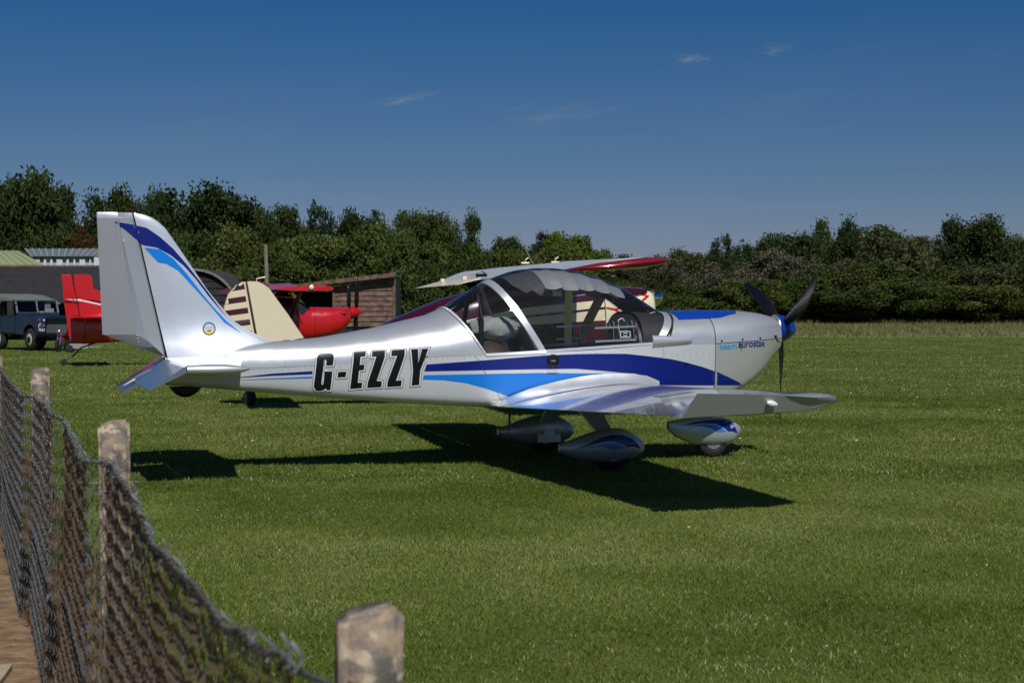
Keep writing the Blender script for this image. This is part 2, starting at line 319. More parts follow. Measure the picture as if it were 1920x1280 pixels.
def blades(n, y0, y1, h0, h1, w, name, matk, xmin=None, lean=.6, only_right=False):
    # density even over the wedge that opens away from the path
    y = np.sqrt(rng.random(n)*(y1*y1-y0*y0)+y0*y0); x = (rng.random(n)*2-1)*(y*.345+.25)
    clump = vnoise(x, y, 9.); big = vnoise(x, y, .7)*.6+vnoise(x+9, y-4, 2.1)*.4
    keep = (x > FL(y)+.10+.22*vnoise(x,y,3.5)) | (y > 24) | (rng.random(n) < .015)
    if xmin is not None: keep &= x > xmin
    keep &= rng.random(n) < (.62+.38*clump)
    x, y, clump, big = x[keep], y[keep], clump[keep], big[keep]; n = len(x)
    h = (h0+(h1-h0)*rng.random(n))*(.65+.6*clump); a = rng.random(n)*2*np.pi; la = rng.random(n)*2*np.pi; ll = h*lean*(.3+rng.random(n)*1.2)
    ww = w*(.6+.8*rng.random(n))
    dx, dy = np.cos(a)*ww/2, np.sin(a)*ww/2; lx, ly = np.cos(la)*ll, np.sin(la)*ll
    co = np.zeros((n,3,3)); co[:,0] = np.stack([x-dx,y-dy,np.zeros(n)],1); co[:,1] = np.stack([x+dx,y+dy,np.zeros(n)],1)
    co[:,2] = np.stack([x+lx,y+ly,h*(1-.35*lean)],1)
    t = np.clip(rng.random(n)*.42+.95*(big-.36),0,.62); dryb = rng.random(n) < (.03+.9*np.clip(vnoise(x,y,1.1)*.6+vnoise(x,y,4.)*.4-.66,0,1)); t = np.where(dryb, .85+.15*rng.random(n), t)
    return mesh_np(name, co, 3, M[matk], t)
parts = [blades(640000, 4.6, 12, .010,.027,.0045,'g1','grass'), blades(380000, 12, 24, .016,.036,.0085,'g2','grass'), blades(230000, 24, 75, .02,.05,.022,'g3','grass')]
o = lnk(bpy.data.objects.new('grass', parts[0])); tag(o, 'short mown grass of the airfield around the silver aircraft', 'grass'); o['kind'] = 'stuff'
o = lnk(bpy.data.objects.new('grass', parts[1])); tag(o, 'mown grass in the middle distance under and beyond the silver aircraft', 'grass'); o['kind'] = 'stuff'
o = lnk(bpy.data.objects.new('grass', parts[2])); tag(o, 'far mown grass reaching to the parked machines and the field edge', 'grass'); o['kind'] = 'stuff'
o = lnk(bpy.data.objects.new('long_grass', blades(90000, 75, 150, .10,.34,.055,'lg','drygrass', xmin=8, lean=.5))); tag(o, 'strip of tall dry straw-coloured grass before the hedge', 'grass'); o['kind'] = 'stuff'
o = lnk(bpy.data.objects.new('long_grass', blades(14000, 136, 143, .35,.7,.07,'lg2','drygrass', xmin=8, lean=.5))); tag(o, 'tallest dry grass right at the foot of the hedge', 'grass'); o['kind'] = 'stuff'
# daisies
v = MB()
for i in range(130):
    y = math.sqrt(random.random()*(38**2-5.5**2)+5.5**2); x = (random.random()*2-1)*y*.33
    if x < FL(y)+.3 and y < 24: continue
    r = random.uniform(.003,.007)*(1 if y < 14 else 1.7); z = random.uniform(.03,.05)
    v.add([(x+r*math.cos(a),y+r*math.sin(a)*.8,z+.3*r*math.sin(a)) for a in (0,1.05,2.1,3.14,4.2,5.25)]+[(x,y,z+.3*r)], [(k,(k+1)%6,6) for k in range(6)])
o = v.build('daisies', mat('daisy_white',(.75,.75,.68),.7)); tag(o, 'tiny white daisies scattered through the mown grass', 'daisies'); o['kind'] = 'stuff'
# yellow patch at the field edge
# earth clods / dead weeds along the foot of the fence
n = 26000; y = 3+13*rng.random(n)**.8; x = FL(y)-.30+.42*rng.random(n)
h = .03+.09*rng.random(n)**2; a = rng.random(n)*6.28; w_ = .006+.008*rng.random(n); la = rng.random(n)*6.28; ll = h*.7*rng.random(n)
co = np.zeros((n,3,3)); co[:,0] = np.stack([x-np.cos(a)*w_,y-np.sin(a)*w_,np.zeros(n)],1); co[:,1] = np.stack([x+np.cos(a)*w_,y+np.sin(a)*w_,np.zeros(n)],1); co[:,2] = np.stack([x+np.cos(la)*ll,y+np.sin(la)*ll,h],1)
t = np.where(vnoise(x,y,2.)>.55, .25*rng.random(n), .75+.25*rng.random(n))
M['deadweed'] = leafmat('dead_weeds', (.05,.085,.02), (.11,.09,.04), (.19,.115,.065))
o = lnk(bpy.data.objects.new('dead_weeds', mesh_np('dead_weeds', co, 3, M['deadweed'], t))); tag(o, 'brown dead weeds caught along the foot of the wire fence', 'weeds'); o['kind'] = 'stuff'
# paving at the path's edge
sl = thing('paving', 'pale stone paving by the path left of the wire fence', 'paving', (-1.9,5.5,0))
for (cx,cy,w,d,rz) in [(-.02,.02,.30,.42,.15),(-.38,.30,.34,.40,.18),(-.06,-.48,.34,.50,.12),(-.50,-.30,.40,.5,.1)]:
    MB().box(-w/2,w/2,-d/2,d/2,-.03,.022).build('paving_slab', M['slab'], sl, loc=(cx,cy,0), rot=(0,0,rz))

# ================= trees =================
def crown_mesh(name, seed, blobs, n_clump, per, csize, leaf, mat_, twigs=0):
    rg_ = np.random.default_rng(seed); P = []; T = []
    w = np.array([bl[3]*bl[4]*bl[5] for bl in blobs])**.67; w = w/w.sum()
    for bi, bl in enumerate(blobs):
        nc = max(3,int(n_clump*w[bi]))
        d = rg_.normal(size=(nc,3)); d /= np.linalg.norm(d,axis=1)[:,None]
        rr = .60+.45*rg_.random(nc)**.6
        c = np.array(bl[:3])+d*np.array(bl[3:6])*rr[:,None]
        ct = np.clip(.55*rg_.random(nc)+.45*rg_.random(), 0, 1)
        cs = csize*(.5+1.0*rg_.random(nc))
        for i in range(nc):
            k = int(per*(.6+.8*rg_.random()))
            q = np.clip(rg_.normal(size=(k,3)),-1.5,1.5)*np.array([1,1,.62])*cs[i]*.6
            P.append(c[i]+q); T.append(np.clip(ct[i]*.75+.25*rg_.random(k),0,1))
    P = np.concatenate(P); T = np.concatenate(T); n = len(P)
    s = leaf*(.6+.8*rg_.random(n)); u = rg_.normal(size=(n,3)); u /= np.linalg.norm(u,axis=1)[:,None]
    v_ = rg_.normal(size=(n,3)); v_ -= (v_*u).sum(1)[:,None]*u; v_ /= np.linalg.norm(v_,axis=1)[:,None]
    co = np.stack([P-u*s[:,None]*.5, P+v_*s[:,None]*.36, P+u*s[:,None]*.5, P-v_*s[:,None]*.36],1)
    return mesh_np(name, co, 4, mat_, T)
M['leaf_dark'] = leafmat('dark_foliage', (.020,.036,.010), (.038,.060,.015), (.070,.092,.024))
M['leaf_mid'] = leafmat('mid_foliage', (.034,.056,.012), (.066,.092,.021), (.120,.142,.038))
M['leaf_olive'] = leafmat('olive_foliage', (.045,.050,.018), (.068,.072,.028), (.095,.092,.040))
M['leaf_bright'] = leafmat('bright_foliage', (.040,.075,.010), (.075,.12,.015), (.12,.17,.025))
M['leaf_brown'] = leafmat('brown_foliage', (.06,.04,.012), (.10,.065,.022), (.15,.085,.03))
M['leaf_grey'] = leafmat('bare_twigs', (.065,.065,.040), (.105,.10,.062), (.16,.15,.10))
def rand_blobs(seed, kind):
    r = random.Random(seed); B = []
    # unit crown: radius about 1, height 0..2 centred on 1
    if kind == 'dome':
        B.append((0,0,.85,.55,.55,.65))
        for i in range(19):
            a = r.random()*6.28; e = r.uniform(-.25,1.0); q = r.uniform(.5,.80); s = r.uniform(.17,.33)
            B.append((math.cos(a)*q*math.cos(e)*1.05, math.sin(a)*q*math.cos(e)*1.05, .95+math.sin(e)*.95*q*1.2, s, s, s*.8))
    elif kind == 'round':
        B.append((0,0,.95,.6,.6,.65))
        for i in range(16):
            a = r.random()*6.28; e = r.uniform(-.5,1.3); s = r.uniform(.18,.34); B.append((math.cos(a)*.72*math.cos(e), math.sin(a)*.72*math.cos(e), 1+math.sin(e)*.72, s,s,s*.85))
    elif kind == 'ragged':
        for i in range(13):
            a = r.random()*6.28; q = r.uniform(.1,.85); z = r.uniform(.35,1.75); s = r.uniform(.20,.40)*(1.15-.3*z/1.75); q *= (1.15-.45*abs(z-.9)); B.append((math.cos(a)*q, math.sin(a)*q, z, s,s,s*.7))
        B.append((0,0,.8,.6,.6,.7))
    elif kind == 'tall':
        for i in range(12):
            z = r.uniform(.2,1.8); q = r.uniform(0,.45)*(1.3-z*.5); a = r.random()*6.28; s = r.uniform(.22,.38)*(1.35-z*.5); B.append((math.cos(a)*q,math.sin(a)*q,z,s,s,s*1.0))
    elif kind == 'flat':
        for i in range(12):
            a = r.random()*6.28; q = r.uniform(.2,.9); z = r.uniform(.9,1.75)-q*.25; s = r.uniform(.24,.36); B.append((math.cos(a)*q, math.sin(a)*q, z, s,s,s*.5))
    return B
CM = {}
def crown(kind, seed, leafk, dense=1.):
    key = (kind, seed, leafk)
    if key not in CM:
        CM[key] = crown_mesh('crown_'+kind, seed*13+5, rand_blobs(seed, kind), int(500*dense), 42, .165, .062, M[leafk])
    return CM[key]
def trunk_mesh(seed):
    key = ('trunk', seed)
    if key not in CM:
        r = random.Random(seed); mb = MB()
        mb.tube([(0,0,0),(.03,.01,.35),(.0,.03,.8),(.05,0,1.3)], [.06,.045,.035,.015], 7)
        for i in range(7):
            a = r.random()*6.28; z = r.uniform(.3,1.0); q = r.uniform(.3,.5)
            mb.tube([(0,.02,z),(math.cos(a)*q*.5,math.sin(a)*q*.5,z+.2),(math.cos(a)*q,math.sin(a)*q,z+.5)], [.022,.014,.005], 5)
        me = bpy.data.meshes.new('trunk'); me.from_pydata(mb.v, [], mb.f); me.materials.append(M['bark']); CM[key] = me
    return CM[key]
def tree(px, top, wpx, d, kind, seed, leafk, label, group='trees of the wood behind the airfield', hmin=0., name='tree', cat='tree'):
    x = (px-960)/3000*d; H_ = 1.3+(580-top)*d/3000; rad = wpx/2*d/3000
    t = thing(name, label, cat, (x, d, 0), random.random()*6.28, group)
    c = lnk(bpy.data.objects.new('crown', crown(kind, seed, leafk)), t)
    zz_ = (H_-hmin)/2.02; c.scale = (rad, rad, zz_); c.location = (0,0,hmin)
    k = lnk(bpy.data.objects.new('trunk', trunk_mesh(seed%3)), t); k.scale = (rad*.9, rad*.9, H_*.5)
    return t
TR = [
 (28,287,170,98,'dome',1,'leaf_dark','tallest dark oak at the far left edge of the wood'),
 (-60,330,170,96,'dome',2,'leaf_dark','dark tree cut by the left edge of the picture'),
 (118,341,120,100,'ragged',3,'leaf_dark','dark ragged tree between the tall left oak and the silver tail fin'),
 (215,338,120,103,'round',4,'leaf_dark','dark round tree straight above the top of the silver rudder'),
 (288,345,100,104,'ragged',5,'leaf_dark','dark tree just right of the silver fin top, left of the great domed oak'),
 (385,324,190,95,'dome',6,'leaf_dark','great domed oak, broadest crown right of the silver tail fin'),
 (455,352,120,99,'dome',2,'leaf_dark','dark shoulder tree on the right flank of the great domed oak'),
 (508,362,95,104,'round',7,'leaf_dark','narrow dark tree above the grey wooden pole'),
 (552,384,90,103,'ragged',3,'leaf_dark','lower dark tree in the dip right of the wooden pole'),
 (597,364,80,108,'ragged',8,'leaf_dark','slim dark tree with loose top above the red wing'),
 (645,380,90,105,'round',4,'leaf_dark','dark round tree behind the roof of the wooden shed'),
 (692,374,110,108,'dome',9,'leaf_dark','dark ragged tree above the right end of the wooden shed'),
 (738,398,80,108,'dome',1,'leaf_mid','mid green tree right of and above the wooden shed'),
 (782,368,116,112,'dome',10,'leaf_dark','dark dome-headed tree above the tip of the cream wing'),
 (835,396,90,112,'ragged',5,'leaf_mid','mid green tree between the dome-headed tree and the pointed conifer'),
 (888,395,80,118,'tall',11,'leaf_dark','dark pointed conifer left of the canopy top'),
 (925,424,80,118,'ragged',9,'leaf_dark','low dark tree right of the pointed conifer'),
 (970,416,64,125,'flat',12,'leaf_dark','dark flat-branched cedar above the cockpit canopy'),
 (1010,430,80,125,'ragged',3,'leaf_dark','low dark tree behind the thin wire aerial'),
 (1070,412,118,120,'flat',13,'leaf_bright','light green spreading tree above the front of the canopy'),
 (1068,440,100,121,'dome',6,'leaf_mid','green undercrown tree below the light green spreading tree'),
 (1145,462,80,210,'round',4,'leaf_dark','small far tree right of the light green spreading tree'),
 (1200,468,110,230,'dome',1,'leaf_dark','low far tree above the red wing tip'),
 (1262,462,90,220,'ragged',5,'leaf_mid','low mid green tree right of the red wing tip'),
 (1320,455,90,190,'dome',2,'leaf_mid','green tree left of the silver nose, before the dark cluster'),
 (1357,429,66,185,'ragged',8,'leaf_dark','dark upright tree above the silver nose cowling'),
 (1412,442,90,180,'round',4,'leaf_dark','dark tree above the upright propeller blade'),
 (1478,416,140,178,'dome',10,'leaf_dark','large dark oak right of the propeller'),
 (1540,408,90,182,'ragged',3,'leaf_mid','grey green tree between the two dark oaks on the right'),
 (1603,403,96,176,'dome',11,'leaf_dark','dark oak left of the pale willow'),
 (1665,414,170,168,'round',14,'leaf_olive','pale olive willow, broadest on the right side'),
 (1740,426,110,176,'ragged',9,'leaf_dark','dark tree just right of the pale willow'),
 (1795,402,90,172,'ragged',5,'leaf_dark','dark tree left of the tallest tree on the right'),
 (1850,393,140,170,'dome',15,'leaf_dark','tallest tree on the right of the picture'),
 (1925,424,110,170,'dome',6,'leaf_mid','green tree cut by the right edge of the picture'),
 (2010,420,150,172,'dome',2,'leaf_dark','dark tree just beyond the right edge'),
 (-150,350,170,96,'dome',10,'leaf_dark','dark tree beyond the left edge'),
 # lower and nearer
 (60,405,150,97,'dome',2,'leaf_dark','dark lower tree behind the pale green roof'),
 (142,418,84,98,'round',14,'leaf_brown','copper-brown tree above the white clad building'),
 (160,450,80,95,'dome',6,'leaf_bright','bright green bush against the white clad building'),
 (235,366,92,96,'ragged',9,'leaf_brown','brown-tinged tree behind the silver rudder'),
 (330,400,130,88,'dome',1,'leaf_mid','mid green tree behind the leading edge of the silver fin'),
 (430,405,140,84,'dome',15,'leaf_mid','mid green tree above the curved black hangar'),
 (520,420,120,80,'ragged',12,'leaf_mid','mid green scrubby tree right behind the wooden pole'),
 (600,418,140,82,'dome',10,'leaf_mid','mid green tree above the red aircraft'),
 (690,415,140,84,'round',14,'leaf_mid','olive green tree rising behind the wooden shed'),
 (768,425,120,82,'dome',6,'leaf_mid','mid green tree right of the wooden shed'),
 (815,470,130,74,'ragged',9,'leaf_mid','light leafy bush left of the cream wing'),
 (862,435,120,90,'dome',2,'leaf_mid','green tree above the cream wing'),
 (950,448,130,92,'dome',1,'leaf_mid','green tree behind the canopy arch'),
 (1045,455,130,96,'round',4,'leaf_mid','green tree behind the middle of the canopy'),
 (1130,478,130,100,'dome',15,'leaf_mid','low green tree between canopy and red wing tip'),
]
for (px,top,w,d,kind,seed,lk_,lab) in TR: tree(px,top,w*1.12,d,kind,seed,lk_,lab)
BU = [
 (1195,488,140,128,'dome',1,'leaf_olive','olive bush under the red wing tip'),
 (1262,482,120,140,'ragged',3,'leaf_grey','grey leafless thicket right of the red wing tip'),
 (1335,476,120,142,'ragged',9,'leaf_grey','grey leafless thicket behind the silver nose'),
 (1300,525,150,134,'dome',6,'leaf_mid','dark green bush low behind the silver nose'),
 (1400,512,130,136,'dome',10,'leaf_mid','green bush framed by the upright propeller blades'),
 (1455,462,120,158,'ragged',5,'leaf_grey','tall grey bare shrub below the large dark oak'),
 (1540,482,110,150,'ragged',8,'leaf_grey','grey bare shrub right of the propeller'),
 (1500,506,120,140,'dome',2,'leaf_mid','green bush just right of the propeller tip'),
 (1590,492,140,145,'round',4,'leaf_mid','mid green bush under the dark oak'),
 (1665,480,160,150,'dome',15,'leaf_mid','broad green bush under the pale willow'),
 (1760,478,160,150,'ragged',12,'leaf_mid','green bush right of the willow'),
 (1850,482,160,148,'dome',1,'leaf_olive','olive bush with paler heads near the right edge'),
 (1930,470,130,148,'round',14,'leaf_mid','green bush cut by the right edge'),
 (1720,515,140,140,'round',4,'leaf_mid','low bush behind the hedge on the right, under the willow'),
 (1590,530,160,138,'dome',6,'leaf_mid','low green bush just over the hedge top'),
 (1840,525,170,139,'dome',10,'leaf_mid','low bush over the hedge near the right edge'),
 (1240,540,130,118,'dome',2,'leaf_mid','low green bush right of the cream aircraft nose'),
 (1150,520,150,118,'dome',15,'leaf_mid','low green bush behind the cream aircraft nose'),
]
for (px,top,w,d,kind,seed,lk_,lab) in BU: tree(px,top,w*1.15,d,kind,seed,lk_,lab,group='bushes before the wood', name='bush', cat='bush')
def scatter_leaves(name, n, x0,x1,y0,y1,z0,zf, leaf, mat_, label, cat, seed):
    rg_ = np.random.default_rng(seed); x = x0+(x1-x0)*rg_.random(n); y = y0+(y1-y0)*rg_.random(n); zt_ = zf(x)
    z = z0+(zt_-z0)*rg_.random(n)**.8
    P = np.stack([x,y,z],1); s = leaf*(.6+.8*rg_.random(n)); u = rg_.normal(size=(n,3)); u /= np.linalg.norm(u,axis=1)[:,None]
    v_ = rg_.normal(size=(n,3)); v_ -= (v_*u).sum(1)[:,None]*u; v_ /= np.linalg.norm(v_,axis=1)[:,None]
    co = np.stack([P-u*s[:,None]*.5, P+v_*s[:,None]*.4, P+u*s[:,None]*.5, P-v_*s[:,None]*.4],1)
    T = np.clip(vnoise(x,z*2,.6)*.9+.2*rg_.random(n)-.05,0,1)
    o = lnk(bpy.data.objects.new(name, mesh_np(name, co, 4, mat_, T))); tag(o, label, cat); return o
M['leaf_hedge'] = leafmat('hedge_foliage', (.014,.018,.007), (.028,.042,.010), (.080,.110,.018))
hd = scatter_leaves('hedge', 60000, 10, 62, 141.5, 144.0, .0, lambda x: 2.35+.35*vnoise(x,x*0,.35)+.25*vnoise(x,x*0+3,1.3), .26, M['leaf_hedge'], 'long clipped dark hedge across the far side of the field', 'hedge', 3)
wd_ = scatter_leaves('woodland', 110000, -60, 3, 108, 114, 0, lambda x: 4.0-.03*x, .30, M['leaf_dark'], 'dark undergrowth massed beneath the trees of the wood', 'undergrowth', 4); wd_['kind'] = 'stuff'
wd_ = scatter_leaves('woodland', 110000, -5, 85, 186, 194, 0, lambda x: 4.6+.03*x, .42, M['leaf_dark'], 'dark undergrowth massed beneath the trees beyond the hedge', 'undergrowth', 5); wd_['kind'] = 'stuff'

# ================= buildings =================
def at(px, py, d): return ((px-960)/3000*d, d, 1.3+(580-py)*d/3000)
bh = thing('barn', 'long low barn with dark slate roof behind the blue vehicle', 'barn', (-21,68,0))
xa, xb = -8.0, at(171,0,68)[0]+21
MB().add([(xa,0,1.62),(xb,0,1.62),(xb,3.5,3.22),(xa,3.5,3.22),(xa,0,1.56),(xb,0,1.56),(xb,3.5,3.14),(xa,3.5,3.14)], [(0,1,2,3),(4,5,6,7),(0,1,5,4),(1,2,6,5),(2,3,7,6),(3,0,4,7)]).build('roof', M['slate'], bh)
cs_ = MB()
for k in range(1,24):
    t = k/24; z = 1.625+1.6*t; y = 3.5*t; cs_.box(xa,xb,y-.012,y+.012,z-.001,z+.014)
o = cs_.build('slate_courses', M['slate'], bh); o['kind'] = 'stuff'
MB().box(xa,xb,3.44,3.6,3.2,3.27).build('ridge_cap', mat('mossy_ridge',(.20,.13,.09),.9,noise_amt=.4,nscale=3), bh)
MB().box(xa,xb,3.3,3.5,0,3.12).box(xb-.1,xb,0.1,3.5,0,1.6).build('wall', M['blackshed'], bh)
for k in range(5): MB().box(xb-.25-k*2.3,xb-.1-k*2.3,.1,.25,0,1.56).build('post', M['blackshed'], bh)
for (px0,px1,py0,py1,lab) in [(84,101,578,592,'square white notice board standing in front of the dark barn, nearer one'),(72,95,570,582,'pale grey board half hidden behind the white notice board in the barn mouth')]:
    a_ = at(px0,py1,66.5 if px0 == 84 else 67.5); c_ = at(px1,py0,66.5 if px0 == 84 else 67.5)
    s_ = thing('notice_board', lab, 'notice board', (a_[0],a_[1],0))
    MB().box(0,c_[0]-a_[0],0,.04,a_[2],c_[2]).build('board', M['sign'] if px0==84 else M['shedgrey'], s_)
    MB().box(.05,.11,.04,.09,0,c_[2]).build('leg', M['wood2'], s_); MB().box(c_[0]-a_[0]-.11,c_[0]-a_[0]-.05,.04,.09,0,c_[2]).build('leg', M['wood2'], s_)
gr = thing('green_roofed_building', 'building with pale green sloping roof behind the dark barn at the left edge', 'building', (-24,80,0))
g0, g1, g2, g3 = at(-60,470,84), at(35,470,84), at(82,496,80), at(-60,496,80)
L_ = lambda p: (p[0]+24, p[1]-80, p[2])
MB().add([L_(g0),L_(g1),L_(g2),L_(g3)]+[(p[0],p[1],p[2]-.12) for p in (L_(g0),L_(g1),L_(g2),L_(g3))], [(0,1,2,3),(4,5,6,7),(0,1,5,4),(1,2,6,5),(2,3,7,6),(3,0,4,7)]).build('roof', M['greenroof'], gr)
for k in range(9):
    t = k/9; MB().tube([L_(at(-60+95*t,469,84)), L_(at(-60+142*t,495.5,80))], .03, 4).build('roof_batten', M['greenroof'], gr)
MB().box(L_(g3)[0],L_(g2)[0]-.3,.2,4,0,L_(g2)[2]-.1).build('wall', M['shedwhite'], gr)
wh = thing('clad_building', 'white clad building with grey sheet roof between the green roof and the silver fin', 'building', (-22,88,0))
L_ = lambda p: (p[0]+22, p[1]-88, p[2])
w0, w1 = L_(at(66,0,88)), L_(at(215,0,88))
ze = at(0,480,88)[2]; zr = at(0,469.5,91)[2]
MB().box(w0[0],w1[0],.15,3,0,ze-.15).build('wall', M['shedgrey'], wh)
for (a_,b_) in [(82.5,87),(94.5,99),(106.5,117.5),(125,129.5),(138,141.5),(149.5,160),(168,171)]:
    MB().box(L_(at(a_,0,88))[0],L_(at(b_,0,88))[0],.02,.152,0,ze-.13).build('cladding_panel', M['shedwhite'], wh)
MB().box(L_(at(171.5,0,87))[0],L_(at(192,0,87))[0],-.4,.0,0,ze-.08).build('white_screen', M['shedwhite'], wh)
MB().box(w0[0],L_(at(75,0,88))[0],0,.15,0,ze-.2).build('end_panel', mat('cream_panel',(.62,.55,.48),.7), wh)
MB().box(w0[0]-.1,w1[0],-.06,.0,ze-.10,ze-.02).build('gutter', M['gap'], wh)
MB().add([(w0[0]-.2,-.05,ze),(w1[0],-.05,ze),(w1[0],3.2,zr+.1),(w0[0]-1.5,3.2,zr+.1),(w0[0]-.2,-.05,ze-.08),(w1[0],-.05,ze-.08),(w1[0],3.2,zr),(w0[0]-1.5,3.2,zr)], [(0,1,2,3),(4,5,6,7),(0,1,5,4),(1,2,6,5),(2,3,7,6),(3,0,4,7)]).build('roof', M['roofgrey'], wh)
for k in range(16):
    t = k/15; xx = w0[0]-.2+(w1[0]-w0[0]+.2)*t; MB().tube([(xx,-.05,ze+.02),(xx-1.3*(1-t),3.2,zr+.12)], .035, 4).build('roof_rib', M['shedgrey'], wh)
# blister hangar
c0 = at(362,600,76); hg = thing('curved_hangar', 'black hangar with curved arched roof behind the silver and cream fins', 'hangar', (c0[0],76,0))
rx = 90*76/3000; zt_ = at(0,503,76)[2]
arc = lambda y,k=1.: [(rx*1.03*k*math.cos(a), y, zt_*.999*k*math.sin(a)**.72) for a in [math.pi*i/28 for i in range(29)]]
mk('roof', *loft([arc(0),arc(8)], closed=False, cap=False), mat('hangar_sheet',(.05,.052,.055),.6,noise_amt=.2,nscale=2), hg, smooth=True)
MB().loft([[(p[0],0.0,p[2]) for p in arc(0)],[(p[0],-.12,p[2]) for p in arc(0)],[(p[0],-.12,p[2]) for p in arc(0,.965)],[(p[0],0,p[2]) for p in arc(0,.965)]], closed=False, cap=False).build('arch_trim', mat('old_grey_trim',(.22,.21,.19),.85,noise_amt=.3,nscale=5), hg)
for k in range(11):
    z = k*.33
    if z+.33 < zt_*.97:
        wdt = lambda zz_: rx*math.sqrt(max(0,1-(zz_/zt_)**(2/.72)))
        MB().add([(-wdt(z),.06,z),(wdt(z),.06,z),(wdt(z+.31),.10,z+.325),(-wdt(z+.31),.10,z+.325)],[(0,1,2,3)]).build('board', M['blackshed'], hg)
# wooden shed
SD = 60; s0 = at(590,0,SD); sh = thing('wooden_shed', 'weathered brown boarded shed with sloping roof behind the red aircraft', 'shed', (s0[0],SD,0))
xw = lambda px: at(px,0,SD)[0]-s0[0]; zw = lambda py: at(0,py,SD)[2]
roofz = lambda px: ip(px,[515,600,742],[539,528,512])
top_in = lambda px: ip(px,[590,625,737],[543,538,520.5])
py = 612.; k = 0
while py > 512:
    h_ = 9.6
    z0_, z1_ = zw(py), zw(py-h_)
    xl_ = xw(628); xr_ = xw(736.5)
    # boards run under the sloping fascia: clip at the slope
    zl_cap, zr_cap = zw(537), zw(520.5)
    def xclip(z): 
        if z <= zl_cap: return xl_
        return xl_+(xr_-xl_)*(z-zl_cap)/(zr_cap-zl_cap)
    if z0_ < zr_cap-.01:
        z1c = min(z1_, zr_cap); xa0, xa1 = xclip(z0_), xclip(z1c); j = random.uniform(-.006,.006)
        pts_f = [(xa0,-.045+j,z0_),(xr_,-.045-j,z0_),(xr_,-.012,z1c-.004),(min(xa1,xr_-.02),-.012,z1c-.004)]
        pts_b = [(p[0],.02,p[2]) for p in pts_f]
        MB().add(pts_f+pts_b, [(0,1,2,3),(4,5,6,7),(0,1,5,4),(1,2,6,5),(2,3,7,6),(3,0,4,7)]).build('board', M['wood'], sh)
    py -= h_; k += 1
MB().box(xw(736.5),xw(742),-.07,.05,0,zw(519)).build('corner_post', M['wood2'], sh)
MB().box(xw(624),xw(628.5),-.07,.05,0,zw(537)).build('door_post', M['wood2'], sh)
fa = [(xw(515),-.35,zw(545)),(xw(742.5),-.35,zw(519)),(xw(742.5),-.35,zw(511)),(xw(515),-.35,zw(538))]
MB().add(fa+[(p[0],-.30,p[2]) for p in fa],[(0,1,2,3),(4,5,6,7),(0,1,5,4),(1,2,6,5),(2,3,7,6),(3,0,4,7)]).build('fascia_board', M['wood'], sh)
rf = [(xw(515),-.3,zw(541)),(xw(742),-.3,zw(514)),(xw(742),3.0,zw(514)),(xw(515),3.0,zw(541))]
MB().add(rf+[(p[0],p[1],p[2]-.07) for p in rf],[(0,1,2,3),(4,5,6,7),(0,1,5,4),(1,2,6,5),(2,3,7,6),(3,0,4,7)]).build('roof', M['roofgrey'], sh)
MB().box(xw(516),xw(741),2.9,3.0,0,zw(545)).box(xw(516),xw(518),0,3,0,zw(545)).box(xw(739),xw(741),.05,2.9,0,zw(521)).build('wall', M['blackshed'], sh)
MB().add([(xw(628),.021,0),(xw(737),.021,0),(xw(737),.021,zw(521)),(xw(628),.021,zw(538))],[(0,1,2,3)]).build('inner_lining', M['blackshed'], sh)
pl_ = at(500,0,62); p_ = MB().tube([(pl_[0]-.05,62,0),(pl_[0]+.02,62,2),(pl_[0]-.03,62,at(0,458,62)[2])], [.10,.085,.065], 9).build('wooden_pole', M['pole'], None, smooth=True); tag(p_, 'bare grey wooden pole standing before the trees', 'pole')
# ================= wire fence =================
fe = thing('wire_fence', 'sagging rusty chain-link fence on concrete posts running away at the left', 'fence', (0,0,0))
PST = [(2.6,.812,.050),(6.2,.865,.060),(10.2,.925,.058),(16.6,.82,.058),(20.5,.95,.058)]
for i, (d, h, hw) in enumerate(PST):
    x = FL(d)+.0 + (0 if i else .0); bm = bmesh.new()
    bmesh.ops.create_cube(bm, size=1); 
    for v_ in bm.verts: v_.co = Vector((v_.co.x*2*hw, v_.co.y*2*hw, (v_.co.z+.5)*h))
    bmesh.ops.bevel(bm, geom=[e for e in bm.edges], offset=.013, segments=3, affect='EDGES')
    bmesh.ops.subdivide_edges(bm, edges=[e for e in bm.edges if e.calc_length() > .09], cuts=6, use_grid_fill=True)
    for v_ in bm.verts:
        v_.co += v_.normal*(noise.noise(v_.co*22+Vector((i*5,0,0)))*.004)
        if v_.co.z > h-.02: v_.co.z += .010*noise.noise(Vector((v_.co.x*12,v_.co.y*12,i*3.)))+v_.co.x*.10
    me = bpy.data.meshes.new('fence_post'); bm.to_mesh(me); bm.free(); me.materials.append(None); me.shade_smooth()
    po = lnk(bpy.data.objects.new('fence_post', me), fe); po.location = (x+(-.015 if i == 0 else .02), d, 0); po.rotation_euler = (0, R(1.2) if i==0 else R(-1), R(16) if i == 0 else R(14))
    POSTM = po
pm = mat('lichened_post', (.40,.30,.18), .92); nt = pm.node_tree; bb = nt.nodes['Principled BSDF']
tc = nt.nodes.new('ShaderNodeTexCoord')
def nn_(s, d=5):
    n_ = nt.nodes.new('ShaderNodeTexNoise'); n_.inputs['Scale'].default_value = s; n_.inputs['Detail'].default_value = d; nt.links.new(tc.outputs['Object'], n_.inputs['Vector']); return n_.outputs[0]
def rr2(s,a,b_,c=0,d=1):
    r = nt.nodes.new('ShaderNodeMapRange'); r.inputs[1].default_value=a; r.inputs[2].default_value=b_; r.inputs[3].default_value=c; r.inputs[4].default_value=d; nt.links.new(s,r.inputs[0]); return r.outputs[0]
